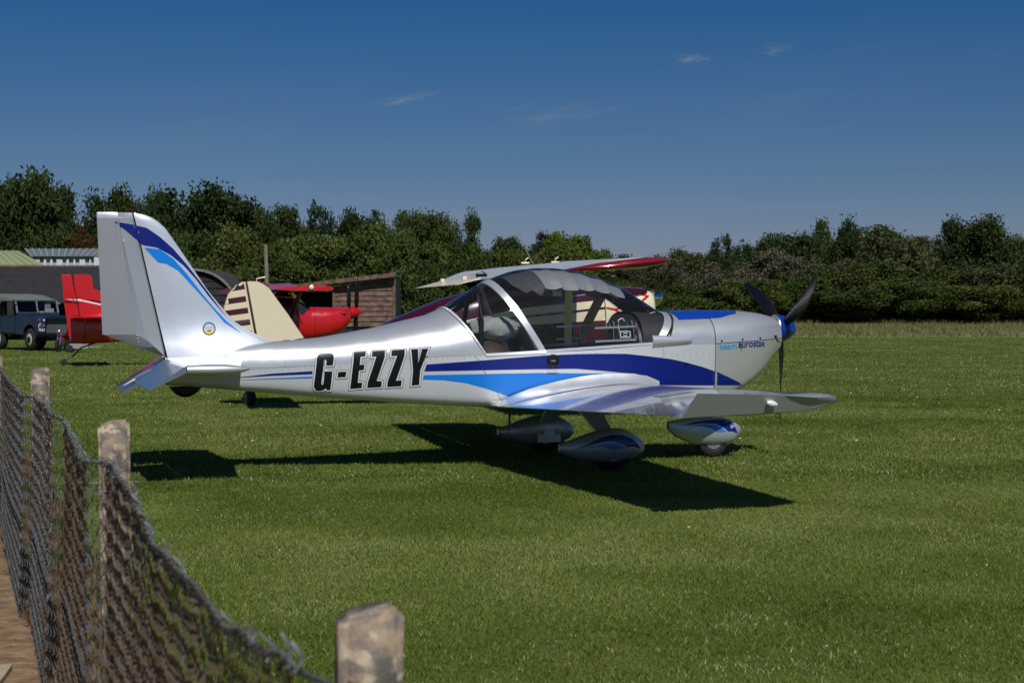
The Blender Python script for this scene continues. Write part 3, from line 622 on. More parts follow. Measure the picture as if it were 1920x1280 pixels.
def mx2(f,a,b_):
    m = nt.nodes.new('ShaderNodeMix'); m.data_type='RGBA'; nt.links.new(f,m.inputs[0])
    for i,c in ((6,a),(7,b_)):
        if isinstance(c,tuple): m.inputs[i].default_value=(*c,1)
        else: nt.links.new(c,m.inputs[i])
    return m.outputs[2]
c_ = mx2(rr2(nn_(30),.4,.6), (.33,.25,.165), (.19,.16,.13))
c_ = mx2(rr2(nn_(26,4),.55,.62), c_, (.44,.365,.265)); c_ = mx2(rr2(nn_(17,7),.50,.60), c_, (.12,.105,.09)); c_ = mx2(rr2(nn_(19,2),.68,.70), c_, (.40,.15,.06))
nt.links.new(c_, bb.inputs['Base Color']); bp = nt.nodes.new('ShaderNodeBump'); bp.inputs['Strength'].default_value = .7; bp.inputs['Distance'].default_value=.006; nt.links.new(nn_(90),bp.inputs['Height']); nt.links.new(bp.outputs[0],bb.inputs['Normal'])
for o in fe.children: 
    if o.name.startswith('fence_post'): o.data.materials[0] = pm
p0 = [o for o in fe.children][0]
MB().lathe([(0,.0001),(.003,.010),(.004,.0001)], (.015,-.061,.66), (0,-1,0), 10).build('post_hole', M['gap'], p0)
FOLDS = [1.2, 3.82, 5.17, 6.6, 9.3, 12.0, 15.5, 19]
def fpath(s, z):
    # netting stands upright a hand's breadth off the posts; sharp folds where it was tied, slack between
    f0 = max(f for f in FOLDS if f <= s); f1 = min(f for f in FOLDS if f > s)
    u = s-f0; fold = -.038*min(1, u/.11) + .038*max(0, (u-.11)/(f1-f0-.11))
    lean = .014*(z/.9)*math.sin(s*1.3+.5)
    return FL(s)-.285+fold+lean+.0025*math.sin(s*9+z*5)*(z/.9)-.03*max(0,.5-z)
TOPS = [1.6,1.72,2.16,2.86,3.27,3.6,4.14,4.7,5.51,6.69,8,10,12,15,18]; TOPZ = [.90,.90,.865,.875,.925,.94,.905,.915,.95,.93,.95,.93,.94,.93,.93]
wm = MB(); wg = MB(); a_ = .0275; s = 1.78; kk = 0
dy_ = Vector((-.3656,1,0)).normalized().y
while s < 17.2:
    zt_ = ip(s,TOPS,TOPZ)+.006*math.sin(s*37); n_ = int((zt_-.01)/a_); pts = []
    for j in range(n_+1):
        z = .01+(zt_-.01)*j/n_; ss = s+(1 if (j % 2) else 0)*a_*.98*dy_; off = .0035 if (j % 2) else -.0035
        pts.append((fpath(ss,z)+off, ss, z+.003*math.sin(kk*1.7+j)))
    P2 = []
    for j, p in enumerate(pts):
        P2.append((p[0], p[1], p[2]-.005)); P2.append((p[0]-(.0035 if j%2 else -.0035), p[1], p[2]+.005))
    fo = s-max(f for f in FOLDS if f <= s)
    tgt = wg if (fo < .15 or s > 5.6 or random.random() < .08) else wm
    tgt.tube(P2, .0018 if s < 6 else .0023, 4 if s < 4 else 3, cap=False)
    s += a_*dy_; kk += 1
o = wm.build('rusty_netting', M['rust'], fe); o['kind'] = 'stuff'
o = wg.build('galvanised_netting', M['galv'], fe); o['kind'] = 'stuff'
tw = MB()
for ph in (0, math.pi):
    P3 = []
    for s in np.arange(1.78, 17.2, .014):
        z = ip(s,TOPS,TOPZ)+.006; P3.append((fpath(s,z)+.005*math.cos(s*150+ph)+.008*noise.noise(Vector((s*6,0,0))), s, z+.006*math.sin(s*150+ph)+.010*noise.noise(Vector((s*9,5,0)))))
    tw.tube(P3, .0024, 4)
for s in np.arange(1.80, 7.5, .060):
    if random.random() < .45: continue
    z = ip(s,TOPS,TOPZ); x = fpath(s,z); j = random.uniform(-.012,.012)
    tw.tube([(x,s,z-.01),(x+.010+j*.4,s+.010,z+.008+abs(j)*.5),(x-.008+j*.8,s+.022,z+.018+abs(j))], [.0030,.0028,.002], 4)
tw.build('twisted_top_wire', M['galv'], fe)
MB().tube([(fpath(1.80,.9),1.80,.895),(-.10,2.2,.72),(FL(2.62)-.04,2.6,.70)], .004, 6).build('line_wire', M['galv'], fe)
MB().tube([(fpath(s,.40)-.006,s,.40+.01*math.sin(s*3)) for s in np.arange(1.7,17,.12)], .0025, 5).build('line_wire', M['galv'], fe)
for d in (6.2,10.2):
    MB().tube([(fpath(d,.6),d,.60),(FL(d)-.085,d-.09,.62),(FL(d)-.10,d,.625),(FL(d)+.10,d+.02,.63),(FL(d)+.09,d-.08,.618),(FL(d)-.085,d-.09,.612)], .0025, 4).build('tie_wire', M['galv'], fe)
# ================= the silver aircraft =================
PSI = R(16.5)
plane = thing('light_aircraft', 'silver low-wing two-seat aircraft with blue swooshes and G-EZZY on its side', 'aircraft', (.542, 13.73, 0), PSI)
WX=[-3.45,-2.95,-2.25,-1.63,-.93,-.4,.3,.7,1.1,1.3,1.5,1.65,1.78,1.86]
WY=[.06,.13,.24,.36,.48,.525,.535,.515,.465,.44,.395,.33,.24,.15]
SX=[-3.45,-2.95,-2.54,-1.85,-1.37,-.93,-.43,0,.5,1.1,1.87]
SZ=[.80,.805,.83,.882,.912,.924,.945,.965,1.0,1.008,1.05]
BX=[-3.45,-2.95,-2.25,-1.63,-.85,-.3,.3,1.1,1.3,1.5,1.65,1.78,1.86]
BZ=[.70,.655,.59,.54,.495,.46,.46,.50,.56,.66,.76,.88,.99]
TX=[-3.45,-2.95,-2.74,-2.5,-2.2,-1.76,-1.31,-1.18]
TZ=[.93,1.0,1.03,1.045,1.073,1.15,1.255,1.313]
CX=[-1.18,-.94,-.777,-.565,-.376,-.185,.007,.2,.397,.594,.72]
CZ=[1.313,1.457,1.553,1.628,1.652,1.652,1.625,1.571,1.484,1.365,1.283]
def smooth1(xs, ys):
    # light smoothing of a piecewise linear table
    def f(x):
        h = .09; return (ip(x-h,xs,ys)+2*ip(x,xs,ys)+ip(x+h,xs,ys))/4
    return f
wf = smooth1(WX,WY); zsf = smooth1(SX,SZ); zbf = smooth1(BX,BZ)
def lowring(x, inset=0., n=14):
    w, zs, zb = wf(x)-inset, zsf(x), zbf(x)+inset
    w = max(w, .02); r = min(.09, (zs-zb)*.45, w*.7)
    half = []
    wb = w*.93
    for k in range(4): half.append((x, -(wb-r)*k/3, zb - 0.0))
    for k in range(1, 6):
        a = R(90*k/5); half.append((x, -(wb-r) - r*math.sin(a), zb + r*(1-math.cos(a))))
    z1 = zb + r
    for k in range(1, 6):
        t = k/5; half.append((x, -(wb + (w-wb)*t**.6), z1+(zs-z1)*t))
    return [(p[0], -p[1], p[2]) for p in reversed(half[1:])] + half
def arcring(xt, xs, ws, zs, zt, n=28, e=2.3, off=0., a0=0., a1=math.pi):
    out = []
    for k in range(n+1):
        a = a0+(a1-a0)*k/n; c, s = math.cos(a), math.sin(a)
        y = -(ws+off)*math.copysign(abs(c)**(2/e), c); q = max(s,0)**(2/e)
        z = zs + (zt-zs+off)*q
        out.append((xt+(xs-xt)*(1-q), y, z))
    return out
xs_h = list(np.linspace(-3.45, 1.10, 46))
hv, hf = loft([lowring(x) for x in xs_h], closed=False, cap=False)
nrr = len(lowring(0)); hf.append(tuple(range(nrr)))
fus = mk('fuselage', hv, hf, M['hull'], plane, smooth=True, sharp=50)
iv, if_ = loft([lowring(x, .03) for x in np.linspace(-1.3, .95, 16)], closed=False, cap=False)
liner = mk('cockpit_liner', iv, if_, M['cockpit'], plane, smooth=True)
flo = MB().box(-.95, .9, -.38, .38, .60, .62).build('cockpit_floor', M['cockpit'], plane)
# turtledeck behind the canopy
rings = []
for x in np.linspace(-3.45, -1.18, 34):
    sh = .25*max(0, min(1, (x+1.75)/.57)); xs_ = x+sh
    w = wf(xs_); zs = zsf(xs_)
    if x > -3.3: pass
    rings.append(arcring(x, xs_, w, zs+.001, ip(x,TX,TZ), e=2.15))
tv, tf = loft(rings, closed=False, cap=False); tf.append(tuple(range(29)))
deck = mk('turtledeck', tv, tf, M['silver'], plane, smooth=True, sharp=60)
# forward deck, cowling
rings = [arcring(xt, xs_, wf(max(xs_,.2)), zsf(xs_)+.001, zt, e=2.35) for xt, xs_, zt in [(.78,.64,1.279),(.9,.8,1.283),(1.0,.95,1.285),(1.10,1.10,1.286)]]
fd = mk('forward_deck', *loft(rings, closed=False, cap=False), M['silver'], plane, smooth=True)
cow = []
CTX=[1.10,1.3,1.5,1.62,1.72,1.80,1.86]; CTZ=[1.290,1.291,1.288,1.278,1.262,1.242,1.215]
xc = [1.104,1.2,1.3,1.4,1.5,1.58,1.65,1.71,1.76,1.80,1.835,1.86]
cow = [arcring(x, x, wf(x)+.004, zsf(x)+.002, ip(x,CTX,CTZ), e=2.35) for x in xc]
v, f = loft(cow, closed=False, cap=False)
cu = mk('engine_cowling', v, f, M['silver'], plane, smooth=True, sharp=60)
cl_r = [[(p[0], p[1]*(1+.004/wf(x)), p[2]) for p in lowring(x)] for x in xc]
v, f = loft(cl_r, closed=False, cap=False)
cl = mk('lower_cowling', v, f, M['silver'], plane, smooth=True, sharp=60)
nf = MB(); rr_ = cow[-1] + list(reversed(cl_r[-1]))[1:-1]
nf.add([(p[0]-.004,p[1],p[2]) for p in rr_], [tuple(range(len(rr_)))]); nf.build('cowling_front', M['gap'], plane)
# panel gaps on the cowling: thin dark strips standing 1 mm proud
gl = MB()
gl.loft([[(x0+.0, p[1]*1.003, p[2]+.001) for p in arcring(1.10,1.10,wf(1.1)+.004,zsf(1.1),1.290,e=2.35)+[]] for x0 in (1.0985,1.1035)], closed=False, cap=False)
gl.build('cowling_joint', M['gap'], plane)
jt = MB()
for s in (-1, 1):
    jt.loft([[(x, s*(wf(x)+.0065), zsf(x)-.001), (x, s*(wf(x)+.0065), zsf(x)+.003)] for x in xc[:-1]], closed=False, cap=False)
jt.build('cowling_seam', M['gap'], plane)
for sx in (1.16, 1.37, 1.56):
    MB().lathe([(0,.009),(.004,.008)], (sx,-(wf(sx)+.004),zsf(sx)+.02), (0,-1,0), 8).build('cowling_fastener', M['black'], plane)
# air intake beside spinner
MB().add([(1.74,-(wf(1.74)+.01),1.075),(1.862,-.165,1.075),(1.862,-.165,1.00),(1.80,-(wf(1.8)+.012),1.025)],[(0,1,2,3)]).build('air_intake', M['gap'], plane)
# spinner and propeller
SPZ = 1.128
MB().lathe([(0,.125),(.012,.127),(.014,.12)], (1.868,0,SPZ), (1,0,0), 28).build('spinner_backplate', M['alu'], plane, smooth=True)
MB().lathe([(0,.128),(.04,.126),(.09,.110),(.13,.088),(.17,.056),(.195,.028),(.207,.001)], (1.884,0,SPZ), (1,0,0), 28).build('spinner', mat('spinner_blue',(.004,.035,.26),.25,0,coat=.6), plane, smooth=True)
def blade(ang):
    rings = []
    for t in np.linspace(0, 1, 16):
        r = .075 + t*(.845-.075)
        ch = ip(t, [0,.12,.35,.6,.85,.95,1], [.055,.085,.112,.100,.072,.055,.02])
        th = ip(t, [0,.15,.5,1], [.040,.022,.012,.004])
        tw = R(ip(t, [0,.2,.5,1], [62,50,32,20]))
        sweep = .035*math.sin(t*math.pi*.9) - .045*t*t
        sec = []
        for k in range(12):
            a = 2*math.pi*k/12; u = ch/2*math.cos(a)+sweep; w = th/2*math.sin(a)
            sec.append((u*math.sin(tw)+w*math.cos(tw), -u*math.cos(tw)+w*math.sin(tw), r))
        rings.append(sec)
    v, f = loft(rings)
    Rm = Matrix.Rotation(ang, 4, 'X')
    v = [tuple(Rm @ Vector(p) + Vector((1.935, 0, SPZ))) for p in v]
    return mk('propeller_blade', v, f, M['prop'], plane, smooth=True, sharp=50)
for a in (R(59), R(-59), R(180)): blade(a)
# canopy
def xsill(xt): return ip(xt, [-1.18,-.80,.72], [-.93,-.43,.51])
def canring(xt, off=0., a0=0., a1=math.pi, n=28):
    xs_ = xsill(xt); zs = ip(xs_, [-.93,-.43,.51], [.928,.952,1.008]); 
    w = ip(xs_,[-.93,-.5,0,.51],[.48,.505,.515,.515])
    return arcring(xt, xs_, w, zs, ip(xt,CX,CZ), n=n, e=2.25, off=off, a0=a0, a1=a1)
def solid_shell(xts, off, th): pass
mk('rear_window', *loft([canring(x) for x in np.linspace(-1.18,-.80,8)], closed=False, cap=False), M['canopy'], plane, smooth=True)
mk('canopy', *loft([canring(x) for x in np.linspace(-.80,.72,24)], closed=False, cap=False), M['canopy'], plane, smooth=True)
def band(name, x0, x1, off, m, off2=None, lab=None):
    a, b = canring(x0, off), canring(x1, off); c, d = canring(x1, off-.012), canring(x0, off-.012)
    v, f = loft([a, b, c, d, a], closed=False, cap=False); return mk(name, v, f, m, plane, smooth=True, sharp=40)
band('canopy_arch', -.835, -.785, .008, M['silver'])
band('rear_window_frame', -1.195, -1.172, .006, M['hull'])
# silver windscreen base skirt and its dark seal
xsk = lambda t: arcring(.72+.05*t, .51+.11*t, .517+.004*t, 1.008, 1.287-.003*t, e=2.3)
mk('windscreen_base', *loft([xsk(0), xsk(.33), xsk(.66), xsk(1)], closed=False, cap=False), M['silver'], plane, smooth=True)
mk('windscreen_seal', *loft([arcring(.771,.622,.522,1.07,1.287,e=2.3), arcring(.785,.64,.520,1.07,1.284,e=2.3)], closed=False, cap=False), M['gap'], plane, smooth=True)
# hinge fairing at the foot of the windscreen
for s in (-1, 1):
    rg = []
    for t in np.linspace(0, 1, 9):
        x = .50+.37*t; h = .05*(1-.45*t); b = .034*(1-.2*t)*(1 if t < .99 else .6); zc = 1.035+.006*t
        rg.append([(x, s*(wf(x)+.0-.005+b*max(0,math.cos(a))), zc+h*math.sin(a)-.0) for a in [R(-90+180*k/8) for k in range(9)]])
    mk('hinge_fairing', *loft(rg, closed=True, cap=True), M['silver'], plane, smooth=True, sharp=50)
# sill rails of the canopy
for s in (-1, 1):
    MB().loft([[(x, s*(.517 if x>-.43 else wf(x)+.0), z0-.004),(x, s*.524, z0-.004),(x, s*.520, z0+.02),(x, s*.508, z0+.02)] for x in np.linspace(-.43,.51,10) for z0 in [ip(x,[-.43,.51],[.95,1.006])]]).build('canopy_rail', M['silver'], plane)
    MB().loft([[(x, s*(ip(x,[-.93,-.43],[.485,.528])), z0-.006),(x, s*(ip(x,[-.93,-.43],[.489,.531])), z0-.006),(x, s*(ip(x,[-.93,-.43],[.487,.522])), z0+.014),(x, s*(ip(x,[-.93,-.43],[.478,.505])), z0+.014)] for x in np.linspace(-.93,-.43,7) for z0 in [ip(x,[-.93,-.43],[.928,.952])]]).build('rear_window_sill', M['hull'], plane)
# sliding ventilation windows: rails and catch
def yat(xa, z, off=0):
    # half width of the bubble near station xa at height z
    best = None
    for xt in np.linspace(-1.18,.72,60):
        for p in canring(xt, n=40, a0=0, a1=math.pi/2):
            d = (p[0]-xa)**2 + (p[2]-z)**2
            if best is None or d < best[0]: best = (d, -p[1])
    return best[1]+off
for s in (-1, 1):
    fr_ = MB(); za, zb_ = 1.145, 1.035
    for z in (za, zb_):
        y0, y1 = yat(0,z,.004), yat(.36,z,.004)
        fr_.box(0,.36,0,.006,-.008,.008, Matrix.Translation((0,s*y0,z)) @ Matrix.Rotation(math.atan2(s*(y1-y0),.36),4,'Z') @ Matrix.Rotation(-.04,4,'Y'))
    for x in (.165,.345):
        fr_.tube([(x, s*yat(x,zb_,.003), zb_),(x, s*yat(x,(za+zb_)/2,.003),(za+zb_)/2),(x, s*yat(x,za,.003), za+.01)], .003, 4)
    fr_.build('vent_window_rail', M['alu'], plane)
    ck = MB(); yc = yat(.27,1.09,.006)
    for (a,b,c,d) in [(.22,.31,1.065,1.071),(.22,.31,1.115,1.121),(.22,.226,1.065,1.121),(.304,.31,1.065,1.121),(.245,.285,1.078,1.084),(.245,.285,1.10,1.106)]:
        ck.box(a,b,s*yc-.003,s*yc+.003,c,d)
    ck.build('vent_catch', M['white'], plane)
# latch block on the arch
MB().box(-.86,-.79,-.02,.02,1.575,1.60).box(-.88,-.865,-.012,.012,1.57,1.60).tube([(-.80,0,1.60),(-.83,0,1.622),(-.93,0,1.592)], .006, 6).build('canopy_latch', M['black'], plane)
# roll bar post inside, behind the arch
MB().tube([(-.92,-.30,.95),(-.91,-.28,1.20),(-.90,-.18,1.42),(-.89,0,1.48),(-.90,.18,1.42),(-.91,.28,1.20),(-.92,.30,.95)], .022, 8).build('roll_bar', M['black'], plane, smooth=True)
# sunshade under the canopy: five sagging panels, scalloped edge
for i in range(5):
    x0, x1 = -.43+i*.155, -.43+(i+1)*.155
    rg = []
    for k in range(9):
        t = k/8; sag = .022*math.sin(math.pi*t); drop = .022*math.sin(math.pi*t)**.7
        low = .80 + .03*abs(i-1)
        rg.append(canring(x0+(x1-x0)*t, -.008-sag*.4, a0=low-drop*.6, a1=math.pi-low+drop*.6, n=18))
    for r_ in rg: 
        for q, p in enumerate(r_):
            nz_ = noise.noise(Vector((p[0]*14, p[1]*9, i)))*.005; r_[q] = (p[0], p[1], p[2]+nz_-.004)
    mk('sunshade_panel', *loft(rg, closed=False, cap=False), M['shade'], plane, smooth=True)
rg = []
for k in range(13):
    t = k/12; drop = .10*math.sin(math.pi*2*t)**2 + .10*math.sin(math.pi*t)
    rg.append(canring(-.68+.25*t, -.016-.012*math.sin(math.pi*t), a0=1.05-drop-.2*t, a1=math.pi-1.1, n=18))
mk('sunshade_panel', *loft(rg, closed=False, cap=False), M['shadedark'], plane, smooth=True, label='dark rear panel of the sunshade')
# cockpit: panel, coaming, seats, sticks
def panel_outline(x, w, z0, z1, n=20, e=2.6):
    return arcring(x, x, w, z0, z1, n=n, e=e)
rg = [panel_outline(.42,.46,.86,1.262), panel_outline(.50,.47,.86,1.262)]
MB().loft(rg).build('instrument_panel', M['panel'], plane, smooth=True, sharp=40)
mk('panel_coaming', *loft([panel_outline(.445,.47,1.0,1.285), panel_outline(.60,.49,1.0,1.275), panel_outline(.70,.49,1.0,1.262)], closed=False, cap=False), M['cockpit'], plane, smooth=True)
gm = MB(); 
for (gy, gz, gr_) in [(-.35,1.15,.04),(-.25,1.17,.04),(-.35,1.05,.035),(-.25,1.06,.035),(-.05,1.18,.05),(.05,1.06,.04),(.2,1.16,.04),(.3,1.14,.04)]:
    gm.lathe([(0,gr_),(.01,gr_),(.011,gr_*.85),(.006,gr_*.84)], (.419,gy,gz), (-1,0,0), 14)
gm.build('instrument_bezels', mat('gauge_grey',(.12,.13,.14),.4), plane)
sw = MB()
for k in range(6): sw.box(.408,.419,-.42+k*.028,-.408+k*.028,.965,.985)
for k in range(4): sw.box(.408,.419,-.20+k*.04,-.185+k*.04,.99,1.0)
sw.build('panel_switches', M['white'], plane)
MB().box(.405,.418,-.17,-.11,1.12,1.20).build('navigation_display', mat('display_blue',(.01,.10,.16),.2), plane)
MB().tube([(.30,-.30,1.03),(.29,-.33,1.08),(.26,-.36,1.15),(.27,-.34,1.21),(.31,-.31,1.225),(.34,-.29,1.20)], .006, 6).build('charging_cable', M['white'], plane, smooth=True)
for s in (-1, 1):
    st = MB()
    rg = []
    for t in np.linspace(0,1,9):
        z = .66+.50*t; x = -.36-.20*t + .03*math.sin(t*3.1); w = .185*(1-.35*max(0,t-.6)/.4); th = .05*(1-.3*t)
        rg.append([(x+th*math.sin(a), s*.235+w*math.copysign(abs(math.cos(a))**.6, math.cos(a)), z) for a in [2*math.pi*k/16 for k in range(16)]])
    st.loft(rg).build('seat_back', M['greyfab'] if s < 0 else M['darkfab'], plane, smooth=True)
    rg = []
    for t in np.linspace(0,1,8):
        x = -.38+.48*t; w = .19; z = .72+.05*t
        rg.append([(x, s*.235+w*math.copysign(abs(math.cos(a))**.5, math.cos(a)), z+.055*math.sin(a)) for a in [2*math.pi*k/14 for k in range(14)]])
    MB().loft(rg).build('seat_cushion', M['greyfab'], plane, smooth=True)
    MB().tube([(.18,s*.22,.70),(.16,s*.22,.86),(.12,s*.22,.95),(.11,s*.22,1.02)], .012, 6).build('control_stick', M['black'], plane, smooth=True)
# parcel shelf and headset
rg = []
for t in np.linspace(0,1,8):
    x = -1.02+.42*t; w = .43; zt_ = .96+.13*math.sin(math.pi*min(1,t*1.1))
    rg.append(arcring(x,x,w,.80,zt_,n=14,e=2.2))
MB().loft(rg).build('parcel_shelf', mat('brown_trim',(.03,.018,.013),.6), plane, smooth=True)
# rear transparent disc (mesh pocket) seen through the rear window
# ---- wings ----
def foil(n=12, cut=None):
    # closed outline from TE over the top to LE and back below; returns (chord fraction from TE, height/thickness)
    ts = [.5*(1-math.cos(math.pi*k/n)) for k in range(n+1)]   # 0 at LE
    def y(t): return 5*(.2969*math.sqrt(t)-.126*t-.3516*t*t+.2843*t**3-.1015*t**4)
    top = [(t, y(t)*1.15+.0) for t in reversed(ts)]; bot = [(t, -y(t)*.85) for t in ts[1:]]
    return top+bot
def wing_sta(y):
    a = abs(y); t = max(0,(a-.5)/3.4)
    return dict(xl=.565-.125*t, xt=-.87+.22*t, zl=.585+.145*t, zt=.512+.133*t, th=.155*(1.4-.4*t)/1.4)
def wing_ring(y, c0=0., c1=1., fo=None, n=12):
    s = wing_sta(y); ch = s['xl']-s['xt']; out = []
    for (t, h) in foil(n):
        if t < c0-1e-6 or t > c1+1e-6: continue
        x = s['xl']-t*ch; z = s['zl']+(s['zt']-s['zl'])*t + h*s['th']*ch*.9
        out.append((x, y, z))
    return out
def wing_top(x, y):
    s = wing_sta(y); ch = s['xl']-s['xt']; t = max(0,min(1,(s['xl']-x)/ch))
    h = 5*(.2969*math.sqrt(t)-.126*t-.3516*t*t+.2843*t**3-.1015*t**4)*1.15
    return s['zl']+(s['zt']-s['zl'])*t + h*s['th']*ch*.9
def ring_cut(y, c0, c1, n=24):
    s = wing_sta(y); ch = s['xl']-s['xt']
    def Y(t): return 5*(.2969*math.sqrt(t)-.126*t-.3516*t*t+.2843*t**3-.1015*t**4)
    ts = [c0+(c1-c0)*.5*(1-math.cos(math.pi*k/n)) for k in range(n+1)]
    P = lambda t,h: (s['xl']-t*ch, y, s['zl']+(s['zt']-s['zl'])*t + h*s['th']*ch*.9)
    return [P(t, Y(t)*1.15) for t in reversed(ts)] + [P(t, -Y(t)*.85) for t in (ts[1:] if c0 == 0 else ts)]
for s in (-1, 1):
    lab = 'near wing reflecting the fuselage stripes' if s < 0 else 'far wing'
    ys = np.linspace(.42, 3.86, 16)
    MB().loft([ring_cut(s*y, 0, .77) for y in ys]).build('wing', M['wingmetal'], plane, smooth=True, sharp=45, label=lab)
    for nm, y0, y1 in (('flap', .66, 2.30), ('aileron', 2.31, 3.84)):
        MB().loft([ring_cut(s*y, .774, .998, 8) for y in np.linspace(y0, y1, 6)]).build(nm, M['wingmetal'], plane, smooth=True, sharp=45)
    MB().loft([ring_cut(s*y, .774, .998, 8) for y in (.42,.64,.655)]).build('wing_root_panel', M['wingmetal'], plane, smooth=True, sharp=45)
    # upswept glass-fibre tip
    base = ring_cut(s*3.862, 0, 1.0, 14)
    nb = len(base); tip = []; mid = []
    ntop = 15
    for i, p in enumerate(base):
        if i < ntop:     # top, TE to LE
            t = i/(ntop-1); x = ip(t,[0,.08,.9,1],[-.60,-.585,.33,.372]); x = -.60+(.445+.60)*(1-(1-t)**1.15) if t<1 else .445
            z = ip(x,[-.60,-.15,.08,.25,.37,.445],[.792,.778,.764,.750,.748,.742]); yy = 4.06-.15*max(0,(x-.0)/.375)**2
        else:
            t = (i-ntop)/(nb-ntop-1) ; x = .44-(.44+.672)*(t**1.0)
            z = ip(x,[-.672,.08,.33,.44],[.642,.668,.692,.716]); yy = 4.0-.09*max(0,(x-.0)/.37)**2
        tip.append((x, s*yy, z)); 
        mid.append(((x*.55+p[0]*.45), s*(3.862+(yy-3.862)*.5), p[2]*.6+z*.4 + (-.004 if i>=ntop else .012*math.sin(math.pi*i/(ntop-1)))))
    fr1 = [( (a[0]*.88+b[0]*.12), s*(abs(b[1])*.12+abs(a[1])*.88), a[2]*.80+b[2]*.20+(.004 if b[2] > a[2] else 0)) for a,b in zip(tip, mid)]
    MB().loft([base, mid, fr1, tip]).build('wing_tip', M['tip'], plane, smooth=True, sharp=42)
    rg = []
    for t in np.linspace(0,1,8):
        r = .017*math.sin(math.pi*(.12+.8*t))+.003
        rg.append([(-.135+.07*t, s*(4.052)+s*.016*math.cos(a)*(r/.02), .728-.012*t+r*math.sin(a)) for a in [2*math.pi*k/10 for k in range(10)]])
    MB().loft(rg).build('navigation_light', M['lamp'], plane, smooth=True)
    MB().tube([(.06+.014*math.cos(a), s*3.8, .628+.014*math.sin(a)) for a in [2*math.pi*k/12 for k in range(13)]], .003, 5).build('tie_down_ring', M['black'], plane)
# root fairing and walkway
FX=[-.868,-.713,-.535,-.31,-.079,.153,.342,.463,.571]; FZ=[.512,.599,.663,.717,.756,.771,.767,.735,.655]
for s in (-1, 1):
    rg = []
    for x in np.linspace(-.868,.571,20):
        yi = wf(x)+.001; zi = ip(x,FX,FZ); yo = max(yi+.02, ip(x,[-.868,-.5,0,.35,.571],[.69,.655,.635,.61,.545])); zo = wing_top(min(x,.555), yo)+.003
        zi = max(zi, zo+.002)
        row = []
        for k in range(8):
            u = k/7; y = yi+(yo-yi)*u; z = zo+(zi-zo)*((1-u)**1.7)
            row.append((x - .02*(1-u)*0, s*y, z))
        rg.append(row)
    mk('wing_root_fairing', *loft(rg, closed=False, cap=False), M['silver'], plane, smooth=True)
    MB().loft([[(x, s*y, wing_top(x,y)+.0015) for y in (ip(x,[-.6,.35],[.675,.64]), ip(x,[-.6,.35],[.70,.68]))] for x in np.linspace(-.56,.35,12)], closed=False, cap=False).build('walkway_strip', M['gap'], plane)
# fuel filler flap on the near wing
MB().loft([[(x, y, wing_top(x,y)+.002) for y in (-2.62,-2.42)] for x in np.linspace(-.25,.0,6)], closed=False, cap=False).build('inspection_panel', M['elevmetal'], plane)
# aerials under the belly and wing
MB().tube([(-.72,-.45,.50),(-.72,-.45,.43)], .004, 5).tube([(-.72,-.45,.44),(-.72,-.45,.36)], .010, 6).tube([(-.72,-.45,.36),(-.735,-.46,.24)], .003, 5).build('belly_aerial', M['black'], plane)
MB().tube([(-.62,-.40,.49),(-.62,-.40,.42)], .004, 5).build('drain_pipe', M['black'], plane)
# ---- tail ----
HX = lambda z: ip(z,[.917,2.06],[-3.44,-3.695])     # rudder hinge line
LZ=[.90,1.037,1.171,1.386,1.72,1.945,2.02,2.05,2.064]; LX=[-2.40,-2.60,-2.87,-3.068,-3.29,-3.443,-3.526,-3.60,-3.69]
def fin_sec(z, n=14):
    xh = HX(z)+.006; xl = max(ip(z,LZ,LX), xh+.01); ch = xl-xh
    th = ip(z,[.88,.98,1.08,1.2,1.5,1.95,2.03,2.064],[.13,.105,.070,.044,.034,.026,.018,.004])
    out = []
    for k in range(n+1):
        t = k/n; x = xh+ch*(1-(1-t)**1.6); q = (x-xh)/ch
        out.append((x, -th*max(0.02,(1-q**2.2))**.62*(.62+.38*math.sin(min(1,q*2.2)*math.pi/2)), z))
    return out+[(p[0],-p[1],p[2]) for p in reversed(out[:-1])]
MB().loft([fin_sec(z) for z in [.88,.93,.98,1.03,1.08,1.14,1.2,1.3,1.45,1.6,1.75,1.88,1.95,2.0,2.03,2.05,2.064]]).build('fin', M['fin'], plane, smooth=True, sharp=60)
def rud_sec(z):
    xh = HX(z)-.006; xt = ip(z,[1.102,1.51,1.72,2.067],[-3.933,-3.895,-3.955,-3.973]); xt = ip(z,[.93,1.102,2.067],[-3.47,-3.933,-3.973])
    if z < 1.102: xt = -3.47-(3.933-3.47)*(z-.93)/(1.102-.93)
    th = ip(z,[.93,1.2,2.0],[.030,.032,.024]); xm = xh-(xh-xt)*.42*(1 if z>1.1 else .8)
    a = [(xh,-th*.45,z),(xh-.010,-th*.75,z),(xh-.12*min(1,(xh-xt)/.3),-th*.98,z),(xm,-th*1.55,z),(xt+.01,-.003,z),(xt,0,z)]
    return a+[(p[0],-p[1],p[2]) for p in reversed(a[:-1])]
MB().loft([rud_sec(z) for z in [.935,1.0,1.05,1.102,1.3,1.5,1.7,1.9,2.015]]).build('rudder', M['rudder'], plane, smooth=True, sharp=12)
cap = []
for z in (2.016,2.045,2.064):
    r_ = rud_sec(z); k = {2.016:1,2.045:.9,2.064:.35}[z]; cap.append([(p[0],p[1]*k,p[2]) for p in r_])
MB().loft(cap).build('rudder_cap', M['silver'], plane, smooth=True, sharp=50)
MB().tube([(HX(z), 0, z) for z in np.linspace(.93,2.06,8)], .008, 6).build('rudder_hinge', M['gap'], plane)
MB().box(-3.455,-3.425,-.02,.02,.885,.955).tube([(-3.43,-.03,.93),(-3.47,-.03,.915)], .006,6).build('rudder_horn', M['black'], plane)
